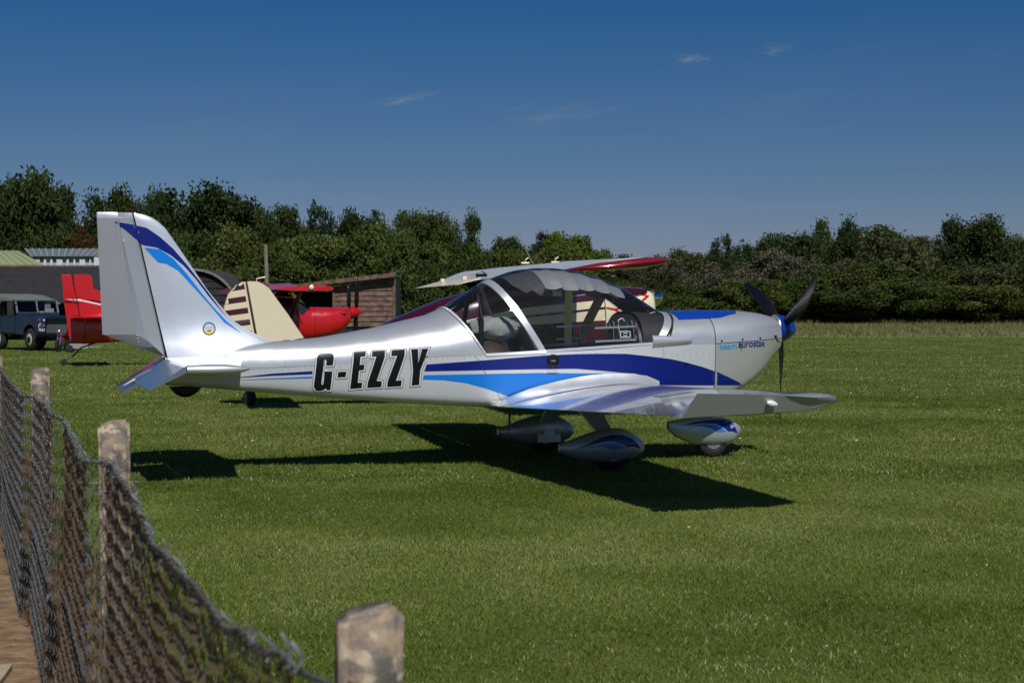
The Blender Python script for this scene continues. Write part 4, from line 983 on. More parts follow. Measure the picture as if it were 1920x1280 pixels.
# tailplane with rounded bullet tips
for s in (-1, 1):
    rg = []
    for a in np.linspace(0,1,12):
        y = 1.225*a; xl = -2.80-.16*min(1,a*1.15)**.5; xh = -3.445+.06*a; zc = .875-.015*a; th = ip(a,[0,.15,.9,.96,1],[.055,.045,.038,.035,.03])
        ch = xl-xh; sec = []
        for k in range(13):
            t = k/12; x = xh+ch*(1-(1-t)**1.7); q = (x-xh)/ch
            sec.append((x, s*y, zc+th*math.sqrt(max(0,1-q**2.4))*(.72+.28*math.sin(min(1,q*2.5)*math.pi/2))))
        rg.append(sec+[(p[0],p[1],2*zc-p[2]) for p in reversed(sec[:-1])])
    MB().loft(rg).build('tailplane', M['silver'], plane, smooth=True, sharp=60)
    rt = []
    for t in np.linspace(0,1,14):
        x = -3.387+.455*t; q = ip(t,[0,.35,.6,.8,.92,1],[.86,1,.93,.72,.45,.06]); ry = .052*q; rz_ = .040*q
        rt.append([(x, s*(1.235)+ry*math.cos(a), .862+.002*t+rz_*math.sin(a)) for a in [2*math.pi*k/16 for k in range(16)]])
    MB().loft(rt).build('tailplane_tip', M['silver'], plane, smooth=True, sharp=70)
    # elevator, drooped
    rg = []
    for a in np.linspace(.05,1,7):
        y = 1.28*a; hx = -3.452+.06*a; hz = .885-.018*a
        dx, dz = math.cos(R(-29)), math.sin(R(29))
        def E(t, h): return (hx-t*dx+h*dz*.0, s*y, hz-t*dz*1.0+h)
        rg.append([E(0,.022),E(.03,.028),E(.15,.016),E(.305,.003),E(.305,-.002),E(.15,-.014),E(.03,-.024),E(0,-.02)])
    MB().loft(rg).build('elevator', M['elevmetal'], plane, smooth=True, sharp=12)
    MB().tube([(-3.437+.06*a,s*1.26*a,.885-.018*a) for a in (.08,1)], .012, 6).build('elevator_hinge', M['gap'], plane)
tz = []
for y in (-.62,.55):
    hx = -3.452+.06*abs(y)/1.28-.312*math.cos(R(29)); hz = .885-.018*abs(y)/1.28-.312*math.sin(R(29))
    E = lambda t,h: (hx-t*.90, y, hz-t*.43+h)
    tz.append([E(0,.004),E(.12,.002),E(.12,-.002),E(0,-.005)])
MB().loft(tz).build('trim_tab', M['elevmetal'], plane)
MB().loft([[(-3.70,-.30,.756),(-3.70,-.20,.756),(-3.70,-.25,.768)],[(-3.79,-.34,.712),(-3.79,-.26,.712),(-3.79,-.30,.716)]]).build('trim_fairing', M['white'], plane)
MB().tube([(-3.58,-.32,.835),(-3.70,-.30,.775)], .006, 6).build('trim_rod', M['alu'], plane)
# tail bumper
rg = []
for t in np.linspace(0,1,9):
    x = -3.42+.26*t; d = .085*math.sin(math.pi*min(1,t*1.0))**.7+.002
    rg.append([(x, .035*math.cos(a), .685-d*max(0,math.sin(a))) for a in [math.pi*k/8 for k in range(9)]])
mk('tail_bumper', *loft(rg, closed=True, cap=True), M['black'], plane, smooth=True)
# ---- undercarriage ----
def wheel(x, y, r, w):
    t = MB().lathe([(-w/2,r*.60),(-w/2,r*.86),(-w*.36,r*.965),(-w*.15,r),(w*.15,r),(w*.36,r*.965),(w/2,r*.86),(w/2,r*.60)], (x,y,r), (0,1,0), 26).build('wheel', M['rubber'], plane, smooth=True, sharp=50)
    MB().lathe([(-w/2-.004,r*.2),(-w/2-.004,r*.50),(-w/2+.012,r*.56),(-w/2-.002,r*.62),(w/2+.002,r*.62),(w/2+.002,r*.2)], (x,y,r), (0,1,0), 20).build('rim', M['rim'], t, smooth=True, sharp=40)
    return t
def pant(pts, yc, hw, name='wheel_fairing', lab=None):
    # pts: (x, zlow, zhigh)
    rg = []
    xs = [p[0] for p in pts]
    for t in np.linspace(0,1,26):
        x = xs[0]+(xs[-1]-xs[0])*(.5-.5*math.cos(math.pi*t))
        zl = ip(x,xs,[p[1] for p in pts]); zh = ip(x,xs,[p[2] for p in pts])
        q = (x-xs[0])/(xs[-1]-xs[0]); w = hw*max(.05,(math.sin(math.pi*min(1,max(0,q*.80+.16)))))**.75
        if q < .3: w = hw*ip(q,[0,.3],[.28,.88])
        if q > .8: w = hw*math.sqrt(max(0.01,1-((q-.8)/.2)**2))*ip(q,[.8,1],[.86,.8])
        if q <= .8 and q >= .3: w = hw*ip(q,[.3,.55,.8],[.88,1,.86])
        zc, h = (zl+zh)/2, (zh-zl)/2
        rg.append([(x, yc+w*math.copysign(abs(math.cos(a))**.75,math.cos(a)), zc+h*math.copysign(abs(math.sin(a))**.85,math.sin(a))) for a in [2*math.pi*k/24 for k in range(24)]])
    return MB().loft(rg).build(name, M['pant'], plane, smooth=True, sharp=60, **({'label': lab} if lab else {}))
mainp = [(-.44,.165,.225),(-.38,.135,.245),(-.25,.092,.29),(-.12,.075,.33),(0,.078,.348),(.1,.085,.342),(.18,.10,.31),(.24,.125,.265),(.285,.17,.215)]
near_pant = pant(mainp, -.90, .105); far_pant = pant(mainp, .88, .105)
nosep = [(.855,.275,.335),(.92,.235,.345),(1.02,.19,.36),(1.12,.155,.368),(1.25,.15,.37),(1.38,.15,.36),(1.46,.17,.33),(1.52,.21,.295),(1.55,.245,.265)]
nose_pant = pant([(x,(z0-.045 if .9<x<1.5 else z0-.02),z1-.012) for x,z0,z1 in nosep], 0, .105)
wheel(0,-.90,.165,.11); wheel(0,.88,.165,.11); wheel(1.27,0,.145,.10)
for s in (-1, 1):
    rg = []
    for (y,z,x,c) in [(.36,.475,.0,.11),(.55,.40,-.01,.085),(.72,.32,-.005,.07),(.85,.24,.0,.06)]:
        rg.append([(x-c,s*y,z-.012),(x-c,s*y,z+.004),(x+c,s*y,z+.012),(x+c,s*y,z-.004)])
    MB().loft(rg).build('landing_gear_leg', M['hull'], plane)
MB().tube([(1.25,0,.55),(1.27,0,.25)], .028, 8).build('nose_leg', M['alu'], plane, smooth=True)
# inner face detail of the far wheel fairing
MB().box(-.10,.12,.757,.765,.10,.17).box(-.04,.06,.75,.775,.13,.22).build('axle_bracket', M['hull'], plane)
bpy.context.view_layer.update()
# ---- printed livery laid over the skin ----
def bvh_of(objs):
    vs, fs = [], []
    for o in objs:
        n = len(vs); vs += [v.co.copy() for v in o.data.vertices]
        fs += [tuple(i+n for i in p.vertices) for p in o.data.polygons]
    return BVHTree.FromPolygons(vs, fs)
def decal(name, poly, bvh, m, off=.002, y0=-3., cell=.05, parent=None, label=None, d=(0,1,0), maxd=6):
    poly = [Vector((p[0],0,p[1])) for p in poly]
    tris = tessellate_polygon([poly])
    bm = bmesh.new(); vs = [bm.verts.new(p) for p in poly]
    for t in tris:
        try: bm.faces.new([vs[i] for i in t])
        except ValueError: pass
    xs = [p.x for p in poly]; zs = [p.z for p in poly]
    def cuts(lo, hi, ax):
        k = math.ceil(lo/cell)
        while k*cell < hi:
            co = (k*cell,0,0) if ax == 0 else (0,0,k*cell); no = (1,0,0) if ax == 0 else (0,0,1)
            bmesh.ops.bisect_plane(bm, geom=bm.verts[:]+bm.edges[:]+bm.faces[:], plane_co=co, plane_no=no); k += 1
    cuts(min(xs), max(xs), 0); cuts(min(zs), max(zs), 2)
    bmesh.ops.triangulate(bm, faces=bm.faces[:])
    dead = []
    for v in bm.verts:
        h = bvh.ray_cast(Vector((v.co.x, y0, v.co.z)), Vector(d), maxd)
        if h[0] is None:
            h = bvh.find_nearest(Vector((v.co.x, -.03, v.co.z)), .06)
        if h[0] is None: dead.append(v)
        else:
            n = h[1] if h[1].y*d[1] < 0 else -h[1]
            v.co = h[0]+n*off
    bmesh.ops.delete(bm, geom=dead, context='VERTS')
    me = bpy.data.meshes.new(name); bm.to_mesh(me); bm.free(); me.materials.append(m); me.shade_smooth()
    o = bpy.data.objects.new(name, me)
    if label: o['label'] = label
    return lnk(o, parent if parent is not None else plane)
def offset_poly(P, d):
    n = len(P); A = sum(P[i][0]*P[(i+1)%n][1]-P[(i+1)%n][0]*P[i][1] for i in range(n)); sg = 1 if A > 0 else -1
    out = []
    for i in range(n):
        p0, p1, p2 = Vector(P[i-1]), Vector(P[i]), Vector(P[(i+1)%n])
        a, b = (p1-p0), (p2-p1)
        if a.length < 1e-6 or b.length < 1e-6: out.append(tuple(p1)); continue
        a.normalize(); b.normalize(); na = Vector((a.y,-a.x))*sg; nb = Vector((b.y,-b.x))*sg
        m = na+nb; 
        if m.length < .2: m = na
        else: m = m/max(.45, m.length_squared/2)*1.0
        out.append(tuple(p1+m*d))
    return out
body = bvh_of([fus, deck, fd, cu, cl])
decal('dark_stripe', D['stripe_dark'], body, M['dblue'])
decal('light_stripe', D['stripe_light'], body, M['lblue'])
decal('dark_pinstripe', D['tail_dark'], body, M['dblue']); decal('light_pinstripe', D['tail_light'], body, M['lblue'])
for k, P in D['glyph'].items():
    a = decal('registration_letter', P, body, M['black'], off=.005, cell=.035)
    decal('letter_outline', offset_poly(P, .0145), body, M['black'], off=.003, cell=.035, parent=a)
    decal('letter_border', offset_poly(P, .011), body, M['white'], off=.004, cell=.035, parent=a)
finb = bvh_of([o for o in plane.children if o.name.split('.')[0] in ('fin','rudder','rudder_cap')])
decal('fin_dark_swoosh', D['fin_dark'], finb, M['dblue'], off=.003, cell=.02); decal('fin_light_swoosh', D['fin_light'], finb, M['lblue'], off=.003, cell=.03)
bx, bz = D['badge']
circ = lambda r, a0=0, a1=360, n=24: [(bx+r*math.cos(R(a0+(a1-a0)*k/n)), bz+r*math.sin(R(a0+(a1-a0)*k/n))) for k in range(n)]
decal('badge', circ(.052), finb, M['black'], off=.002); bc = circ(.044)
decal('badge_sky', [p for p in bc if p[1] >= bz-.002] , finb, mat('badge_blue',(.25,.42,.68),.4), off=.003)
decal('badge_field', [p for p in bc if p[1] <= bz+.002], finb, mat('badge_yellow',(.62,.55,.15),.4), off=.003)
decal('badge_wing', [(bx-.04,bz+.012),(bx,bz+.028),(bx+.04,bz+.012),(bx,bz+.016)], finb, M['white'], off=.004)
decal('badge_mark', [(bx-.02,bz-.012),(bx+.02,bz-.01),(bx+.012,bz-.026),(bx-.012,bz-.024)], finb, mat('badge_brown',(.25,.12,.03),.4), off=.004)
nb_ = bvh_of([near_pant]); decal('fairing_dark_swoosh', D['pn_dark'], nb_, M['dblue'], off=.002); decal('fairing_light_swoosh', D['pn_light'], nb_, M['lblue'], off=.0025)
nb_ = bvh_of([nose_pant]); decal('fairing_dark_swoosh', [(a-.0,b-.012) for a,b in D['po_dark']], nb_, M['dblue'], off=.002); decal('fairing_light_swoosh', [(a,b-.012) for a,b in D['po_light']], nb_, M['lblue'], off=.0025)
# blue anti-glare panel on top of the nose
rg = []
for x in np.linspace(.80,1.46,12):
    zt_ = ip(x,[.78,.9,1.1,1.5],[1.279,1.284,1.290,1.289]); a = R(ip(x,[.8,1.2,1.40,1.46],[44,47,62,80])) 
    if x > 1.1: rg.append(arcring(x,x,wf(x)+.004,zsf(x)+.002,ip(x,CTX,CTZ),n=14,e=2.35,off=.003,a0=a,a1=math.pi-a))
    else: rg.append(arcring(x,x-.0,wf(x),zsf(x),zt_+.002,n=14,e=2.35,off=.004,a0=a,a1=math.pi-a))
mk('blue_nose_panel', *loft(rg, closed=False, cap=False), mat('nose_blue',(.006,.045,.36),.3,0,coat=.3), plane, smooth=True)
# flat lettering: default font outlines projected on the skin
def text_decal(s, x0, x1, z0, h, m, bvh, bold=.0, name='lettering', slope=0., parent=None, off=.004, y0=-3.):
    cu_ = bpy.data.curves.new('txt', 'FONT'); cu_.body = s; cu_.offset = bold; cu_.resolution_u = 3
    o = bpy.data.objects.new('txt', cu_); COL.objects.link(o); bpy.context.view_layer.update()
    me = bpy.data.meshes.new_from_object(o); bpy.data.objects.remove(o)
    bm = bmesh.new(); bm.from_mesh(me)
    xs = [v.co.x for v in bm.verts]; ys = [v.co.y for v in bm.verts]; mx, mn = max(xs), min(xs); hy = max(ys)
    for v in bm.verts:
        u = (v.co.x-mn)/(mx-mn); X = x0+u*(x1-x0); Z = z0+v.co.y/hy*h+slope*u
        hh = bvh.ray_cast(Vector((X,y0,Z)), Vector((0,1,0)), 8)
        v.co = hh[0]+Vector((0,-off,0)) if hh[0] is not None else Vector((X,-.5,Z))
    bm.to_mesh(me); bm.free(); me.materials.clear(); me.materials.append(m); me.name = name
    return lnk(bpy.data.objects.new(name, me), parent if parent is not None else plane)
text_decal('team', 1.138, 1.312, .962, .042, mat('team_blue',(.03,.30,.72),.35), body, bold=.012, name='nose_lettering', slope=.006)
text_decal('E', 1.330, 1.362, .972, .052, M['dblue'], body, bold=.012, name='nose_lettering')
text_decal('urosta', 1.366, 1.575, .975, .050, M['dblue'], body, bold=.008, name='nose_lettering', slope=.007)
text_decal('R', 1.582, 1.620, .980, .040, M['dblue'], body, bold=.008, name='nose_lettering')
text_decal('G-EZZY', -.87, -.80, .522, .012, M['black'], body, name='small_lettering')
# skin joints: hairline laps standing 1 mm proud of the skin
for P in ([(-2.525,.83),(-2.519,.83),(-2.519,1.04),(-2.525,1.04)],[(-2.955,.66),(-2.949,.66),(-2.949,.80),(-2.955,.80)],
          [(-1.02,.925),(-1.014,.925),(-.77,.53),(-.776,.53)],[(-3.40,.812),(-2.2,.853),(-2.2,.849),(-3.40,.808)],
          [(.60,.705),(.604,.705),(.604,1.0),(.60,1.0)]):
    decal('panel_joint', P, body, mat('joint_grey',(.30,.31,.31),.6,.3), off=.0012, cell=.08)
# porthole vent
px_, pz_ = D['porthole']; yv = -(wf(px_)+.002)
MB().lathe([(0,.052),(.006,.052),(.008,.045),(.003,.044)], (px_,yv+.004,pz_), (0,-1,0), 24).build('air_vent', M['black'], plane, smooth=True, sharp=40)
MB().box(px_-.02,px_+.02,yv-.008,yv,pz_-.006,pz_+.004).build('vent_flap', M['rim'], plane)
MB().box(px_-.045,px_+.045,yv-.003,yv,pz_-.096,pz_-.075).build('placard', mat('placard_pink',(.62,.50,.52),.5), plane)
# rivets: rows of small domes, far too many to count
rv = MB()
oct_v = [(1,0,0),(-.5,.87,0),(-.5,-.87,0),(0,0,.7)]
def rivet(p, n, r=.0048):
    n = Vector(n).normalized(); u, w = frame_of(n); p = Vector(p)
    b = [p+(u*math.cos(a)+w*math.sin(a))*r for a in (0,1.257,2.513,3.77,5.03)]
    rv.add(b+[p+n*r*.8], [(i,(i+1)%5,5) for i in range(5)])
def rivrow(pts, bvh, y0=-3):
    for (x,z) in pts:
        h = bvh.ray_cast(Vector((x,y0,z)), Vector((0,1,0)), 8)
        if h[0] is not None:
            n = h[1] if h[1].y < 0 else -h[1]; rivet(h[0]+n*.0005, n)
rivrow([(x, zsf(x)-.014) for x in np.arange(-2.9,-.95,.045)], body)
rivrow([(x, zsf(x)+.004-.03) for x in np.arange(-.38,.5,.055)], body)
rivrow([(1.085, z) for z in np.arange(.70,1.0,.022)], body); rivrow([(1.055, z) for z in np.arange(.78,1.0,.03)], body)
rivrow([(x, .515+.03*math.sin(x*2)**2) for x in np.arange(-2.2,-.95,.06)], body)
rivrow([(x, .93-(x+.9)*.0-.02*k) for k in range(2) for x in np.arange(.62,1.05,.06)], body)
rivrow([(-1.0+.17*t, .93-.40*t) for t in np.linspace(0,1,12)], body)
rivrow([(ip(z,[.95,2.0],[-3.64,-3.84]), z) for z in np.arange(1.02,2.0,.026)], finb)
rivrow([(HX(z)+.03, z) for z in np.arange(.98,2.02,.03)], finb)
rivrow([(x,1.83-(x+3.9)*-.10) for x in np.arange(-3.93,-3.72,.04)], finb); rivrow([(x,1.42) for x in (-3.86,-3.81,-3.76)], finb)
for xt in np.linspace(-.83,-.79,1):
    for p in canring(-.81, .009, n=22)[1:-1]: rivet(p, (p[0]*0, p[1], p[2]-1.0))
for p in canring(-1.184, .007, n=30)[1:-1]: rivet(p, (-.3, p[1], p[2]-1.0))
for z in np.arange(-3.7,-.8,.04): 
    p=(.16, z, wing_top(.16,z)+.0005); rivet(p,(0,0,1),.003)
ro = rv.build('rivets', M['alu'], plane); ro['kind'] = 'stuff'
# bag behind the seats
rg = []
for t in np.linspace(0,1,10):
    x = -.98+.42*t; w = .20*math.sin(math.pi*(.1+.8*t))**.5; h = .11*math.sin(math.pi*(.12+.76*t))**.6
    rg.append([(x, -.12+w*math.cos(a)+.01*math.sin(9*t+a*3), 1.13+h*math.sin(a)+.012*math.sin(7*a+11*t)) for a in [2*math.pi*k/18 for k in range(18)]])
bag = MB().loft(rg).build('kit_bag', mat('pale_grey_cloth',(.24,.27,.25),.9,noise_amt=.3,nscale=9,bump=.4,bscale=14), None, smooth=True)
bag.location = plane.location; bag.rotation_euler = plane.rotation_euler
tag(bag, 'pale grey kit bag lying behind the seats under the rear window of the silver aircraft', 'bag')
# ================= maroon and cream high-wing aircraft =================
ma = thing('high_wing_aircraft', 'maroon and cream high-wing tailwheel aircraft parked behind the silver one', 'aircraft', (-3.65,21.5,0), R(12))
def body(stations, mat_, parent, name='fuselage', e=2.8, n=28, sharp=50):
    # stations: x, half width, z low, z high
    rg = []
    for (x,w,z0,z1) in stations:
        zc, h = (z0+z1)/2, (z1-z0)/2
        rg.append([(x, w*math.copysign(abs(math.cos(a))**(2/e),math.cos(a)), zc+h*math.copysign(abs(math.sin(a))**(2/e),math.sin(a))) for a in [2*math.pi*(k+.5)/n for k in range(n)]])
    return MB().loft(rg).build(name, mat_, parent, smooth=True, sharp=sharp)
def densify(st, m=4):
    out = []
    for a, b_ in zip(st[:-1], st[1:]):
        for k in range(m): out.append(tuple(a[i]+(b_[i]-a[i])*k/m for i in range(4)))
    out.append(st[-1]); return out
mf = body(densify([(.18,.05,.40,.80),(.6,.12,.42,.90),(1.2,.21,.48,.90),(1.7,.28,.50,.99),(2.1,.34,.52,1.19),(2.7,.42,.52,1.44),(3.0,.47,.50,1.53),(3.5,.50,.50,1.66),(4.1,.52,.50,1.80),(4.4,.52,.50,1.84),(4.85,.50,.52,1.62),(4.95,.49,.53,1.60)]), M['maroon'], ma)
mc = body(densify([(4.955,.49,.55,1.61),(5.3,.47,.58,1.60),(5.55,.42,.66,1.585),(5.70,.34,.80,1.56),(5.745,.24,1.0,1.50)]), M['cream'], ma, 'engine_cowling')
MB().lathe([(0,.13),(.05,.125),(.11,.09),(.15,.04),(.16,.005)], (5.76,0,1.46), (1,0,0), 18).build('spinner', M['chrome'], ma, smooth=True)
mct = body([(5.0,.44,1.35,1.626),(5.2,.42,1.40,1.624),(5.45,.38,1.46,1.61),(5.6,.30,1.5,1.595)], M['maroon'], ma, 'cowling_top_panel')
def flatprism(name, poly, th, m, par, y=0, taper=True):
    c = (sum(p[0] for p in poly)/len(poly), sum(p[1] for p in poly)/len(poly))
    r = [(p[0], y-th/2, p[1]) for p in poly]; q = [(p[0], y+th/2, p[1]) for p in poly]
    edge = lambda yy: [(c[0]+(p[0]-c[0])*.96, yy, c[1]+(p[1]-c[1])*.97) for p in poly]
    return MB().loft([edge(y-th/2), [(p[0],y-th*.15,p[1]) for p in poly], [(p[0],y+th*.15,p[1]) for p in poly], edge(y+th/2)]).build(name, m, par, smooth=True, sharp=30)
mfin = flatprism('fin', [(.083,1.672),(.13,1.679),(.231,1.676),(.309,1.641),(.387,1.58),(.479,1.451),(.636,1.235),(.86,.90),(.24,.80)], .09, M['cream'], ma)
mrud = flatprism('rudder', [(.07,1.668),(.02,1.668),(-.062,1.625),(-.159,1.515),(-.215,1.36),(-.23,1.15),(-.20,.9),(-.10,.62),(.15,.55),(.222,.80)], .06, M['cream'], ma)
bm_ = bvh_of([mrud])
for k in range(7):
    z = 1.63-.155*k; hx = ip(z,[.8,1.67],[.222,.07])
    xa_ = hx-.035; xl = -.26
    P = [(xa_,z+.005),(xa_+.012,z-.068),(xl,z-.068-.05),(xl,z+.005-.05)]
    if k == 0: P = [(xa_+.0,1.668),(xa_+.02,1.575),(-.20,1.53),(-.20,1.668)]
    decal('rudder_stripe', P, bm_, M['maroon'], off=.003, parent=ma)
MB().tube([(.075,-.05,1.66),(.228,-.05,.80)], .004, 4).build('rudder_hinge_line', M['gap'], ma)
# banding along the side
mb_ = bvh_of([mf]); mcb = bvh_of([mc])
decal('cream_band', [(2.6,1.06),(3.7,1.21),(4.435,1.278),(4.94,1.335),(4.94,1.43),(4.435,1.385),(3.7,1.31)], mb_, M['cream'], off=.004, parent=ma)
decal('cream_band', [(2.9,.96),(3.7,1.08),(4.435,1.125),(4.94,1.15),(4.94,1.30),(4.435,1.245),(3.7,1.175)], mb_, M['cream'], off=.004, parent=ma)
decal('maroon_chevron', [(5.22,1.56),(5.64,1.49),(5.46,1.37),(5.42,1.375),(5.57,1.483),(5.22,1.532)], mcb, M['red'], off=.004, parent=ma)
decal('maroon_chevron', [(4.96,1.335),(5.10,1.31),(5.30,1.42),(5.33,1.41),(5.12,1.29),(5.30,1.16),(5.27,1.15),(5.08,1.285),(4.96,1.31)], mcb, M['red'], off=.005, parent=ma)
decal('maroon_underside', [(4.96,.55),(5.6,.72),(5.72,.95),(5.3,1.08),(4.96,1.12)], mcb, M['maroon'], off=.004, parent=ma)
M['mglass'] = mat('dark_window', (.02,.025,.03), .08, 0, coat=.5)
for P in ([(3.42,1.39),(3.92,1.44),(3.98,1.72),(3.45,1.66)], [(3.98,1.44),(4.40,1.47),(4.40,1.74),(4.04,1.73)]):
    w_ = decal('side_window', P, mb_, M['mglass'], off=.006, parent=ma)
decal('window_surround', [(4.445,1.47),(4.70,1.50),(4.62,1.69),(4.43,1.74)], mb_, M['alu'], off=.006, parent=ma)
decal('door_window', [(4.465,1.485),(4.67,1.51),(4.60,1.675),(4.45,1.72)], mb_, M['mglass'], off=.010, parent=ma)
decal('window_sun_patch', [(4.20,1.475),(4.33,1.48),(4.27,1.70),(4.19,1.69)], mb_, M['cream'], off=.010, parent=ma, label='pale sun patch painted on the side window')  # sunlight painted as a cream shape over the glass
# windscreen
MB().loft([[(4.45,y,1.86) for y in np.linspace(-.46,.46,8)],[(4.90,y,1.62) for y in np.linspace(-.44,.44,8)]], closed=False, cap=False).build('windscreen', M['glassdark'], ma, smooth=True)
def simplewing(par, y0, y1, xte0, xle0, zte0, zle0, xte1, xle1, zte1, zle1, th, m, name='wing', tipm=None, nseg=8, c1=1.):
    rg = []
    def Y(t): return 5*(.2969*math.sqrt(t)-.126*t-.3516*t*t+.2843*t**3-.1015*t**4)
    for k in range(nseg+1):
        u = k/nseg; y = y0+(y1-y0)*u; xt = xte0+(xte1-xte0)*u; xl = xle0+(xle1-xle0)*u; zt = zte0+(zte1-zte0)*u; zl = zle0+(zle1-zle0)*u; ch = xl-xt
        q = 1.
        ts = [.5*(1-math.cos(math.pi*i/12)) for i in range(13)]
        P = lambda t,h: (xl-t*ch, y, zl+(zt-zl)*t+h*th*ch*.8*q)
        rg.append([P(t,Y(t)*1.2) for t in reversed(ts)]+[P(t,-Y(t)*.6) for t in ts[1:]])
    return MB().loft(rg).build(name, m, par, smooth=True, sharp=50)
M['wingcream'] = mat('cream_wing_top', (.60,.60,.56), .3, 0, coat=.4, noise_amt=.05, nscale=3)
# far wing and near wing (top surfaces grey-white, trailing parts cream)
simplewing(ma, .5, 3.9, 3.30,4.55,1.71,1.93, 3.34,4.50,1.70,1.965, .115, M['wingcream'])
simplewing(ma, 3.9, 4.65, 3.34,4.50,1.70,1.965, 3.33,3.98,1.70,1.93, .11, M['wingcream'], name='outer_wing')
simplewing(ma, -.5, -4.15, 3.30,4.55,1.71,1.93, 3.42,4.52,1.735,1.86, .115, M['wingcream'])
simplewing(ma, -.5, .5, 3.30,4.55,1.71,1.93, 3.30,4.55,1.71,1.93, .115, M['wingcream'], name='centre_section')
for (y0,y1) in ((.6,2.4),(2.42,4.5)):
    rg = [[(3.40,y,1.752),(3.40,y,1.728),(3.05,y,1.645),(3.05,y,1.652)] for y in (y0,y1)]
    MB().loft(rg).build('flap' if y0 < 1 else 'aileron', M['cream'], ma)
    MB().box(3.30,3.36,(y0+y1)/2-.03,(y0+y1)/2+.03,1.74,1.79).build('hinge_bracket', M['cream'], ma)
rg = [[(3.45,y,1.755),(3.45,y,1.73),(3.18,y,1.70),(3.18,y,1.708)] for y in (-.6,-4.1)]
MB().loft(rg).build('aileron', M['cream'], ma)
# dark red drooped tip on the near wing
rg = []
for t in np.linspace(0,1,14):
    x = 3.45+1.20*t; r0 = ip(t,[0,.3,.8,.95,1],[.010,.045,.060,.045,.012]); zc = ip(t,[0,1],[1.745,1.86]); yy = -4.15-.16*math.sin(math.pi*min(1,.15+t*.8))
    rg.append([(x, yy+.13*math.cos(a)*(.4+t*.6), zc+r0*math.sin(a)) for a in [2*math.pi*k/12 for k in range(12)]])
MB().loft(rg).build('wing_tip', mat('red_wing_tip',(.22,.006,.018),.2,0,coat=.8), ma, smooth=True)
rg = []
for t in np.linspace(0,1,10):
    x = 3.36+.6*t; r0 = ip(t,[0,.3,.8,.95,1],[.01,.03,.04,.03,.01]); zc = ip(t,[0,1],[1.70,1.92])
    rg.append([(x, 4.65+.12*math.cos(a), zc+r0*math.sin(a)) for a in [2*math.pi*k/10 for k in range(10)]])
MB().loft(rg).build('wing_tip', M['wingcream'], ma, smooth=True)
for s in (-1,1):
    MB().loft([[(x+dx, y, z) for dx,z in ((-.07,z0),(0,z0+.015),(.07,z0),(0,z0-.015))] for (x,y,z0) in ((4.42,s*.50,.60),(4.52,s*2.3,1.72))]).build('wing_strut', mat('strut_olive',(.16,.145,.10),.5), ma, smooth=True)
    MB().loft([[(x+dx, y, z) for dx,z in ((-.05,z0),(0,z0+.012),(.05,z0),(0,z0-.012))] for (x,y,z0) in ((4.40,s*.50,.58),(4.0,s*2.2,1.68))]).build('wing_strut', M['cream'], ma, smooth=True)
MB().tube([(4.05,-.05,1.90),(3.98,-.05,2.0),(3.80,-.05,2.42)], .006, 5).build('wire_aerial', mat('aerial_grey',(.25,.24,.22),.5), ma)
for x_, y_ in ((3.98,.30),(4.32,-.1)):
    MB().tube([(x_-.05,y_,1.955),(x_+.06,y_,1.955)], .016, 6).tube([(x_,y_,1.95),(x_+.01,y_,2.0),(x_+.05,y_,2.03)], .010, 6).build('fuel_vent', M['cream'], ma)
for a in (R(60), R(240)):
    rg = []
    for t in np.linspace(0,1,9):
        r_ = .12+.84*t; c = ip(t,[0,.3,.7,1],[.05,.085,.075,.045]); 
        rg.append([(5.80+c*.55*math.cos(q)*.7, c*math.cos(q), r_) if False else (5.80+.03*math.sin(q)+c*.7*math.cos(q), c*.7*math.cos(q)+.01*math.sin(q), r_) for q in [2*math.pi*k/8 for k in range(8)]])
    Rm = Matrix.Rotation(a,4,'X'); v,f = loft(rg); v = [tuple(Rm@Vector((p[0],p[1],p[2]))+Vector((0,0,1.46))) for p in v]
    mk('propeller_blade', v, f, M['prop'], ma, smooth=True)
def bwheel(par, x, y, r, w, rimm=None):
    t = MB().lathe([(-w/2,r*.55),(-w/2,r*.85),(-w*.3,r*.98),(w*.3,r*.98),(w/2,r*.85),(w/2,r*.55)], (x,y,r), (0,1,0), 20).build('wheel', M['rubber'], par, smooth=True, sharp=50)
    MB().lathe([(-w/2-.005,.01),(-w/2-.005,r*.5),(-w/2+.01,r*.58),(w/2-.01,r*.58),(w/2+.005,r*.5),(w/2+.005,.01)], (x,y,r), (0,1,0), 16).build('rim', rimm or M['rim'], t, smooth=True, sharp=40)
MB().lathe([(-.045,.06),(-.04,.10),(-.02,.113),(.02,.113),(.04,.10),(.045,.06)], (.12,0,.113), (.85,.5,0), 20).build('tail_wheel', M['rubber'], ma, smooth=True, sharp=50); bwheel(ma, 4.55, -.95, .26, .17); bwheel(ma, 4.55, .95, .26, .17)
MB().tube([(.45,0,.46),(.20,0,.36),(.12,.0,.22)], .025, 6).build('tail_spring', M['black'], ma)
MB().box(.08,.16,-.055,.055,.20,.25).build('tailwheel_fork', M['black'], ma)
for s in (-1,1): MB().tube([(4.5,s*.35,.55),(4.55,s*.9,.28)], .03, 6).build('landing_gear_leg', M['cream'], ma)
for s in (-1,1):
    MB().loft([[(.10,s*y,.74),(.35,s*y,.775),(.80+.0,s*y,.76),(.80,s*y,.74),(.35,s*y,.735)] for y in (.08,1.3)]).build('tailplane', M['maroon'], ma)

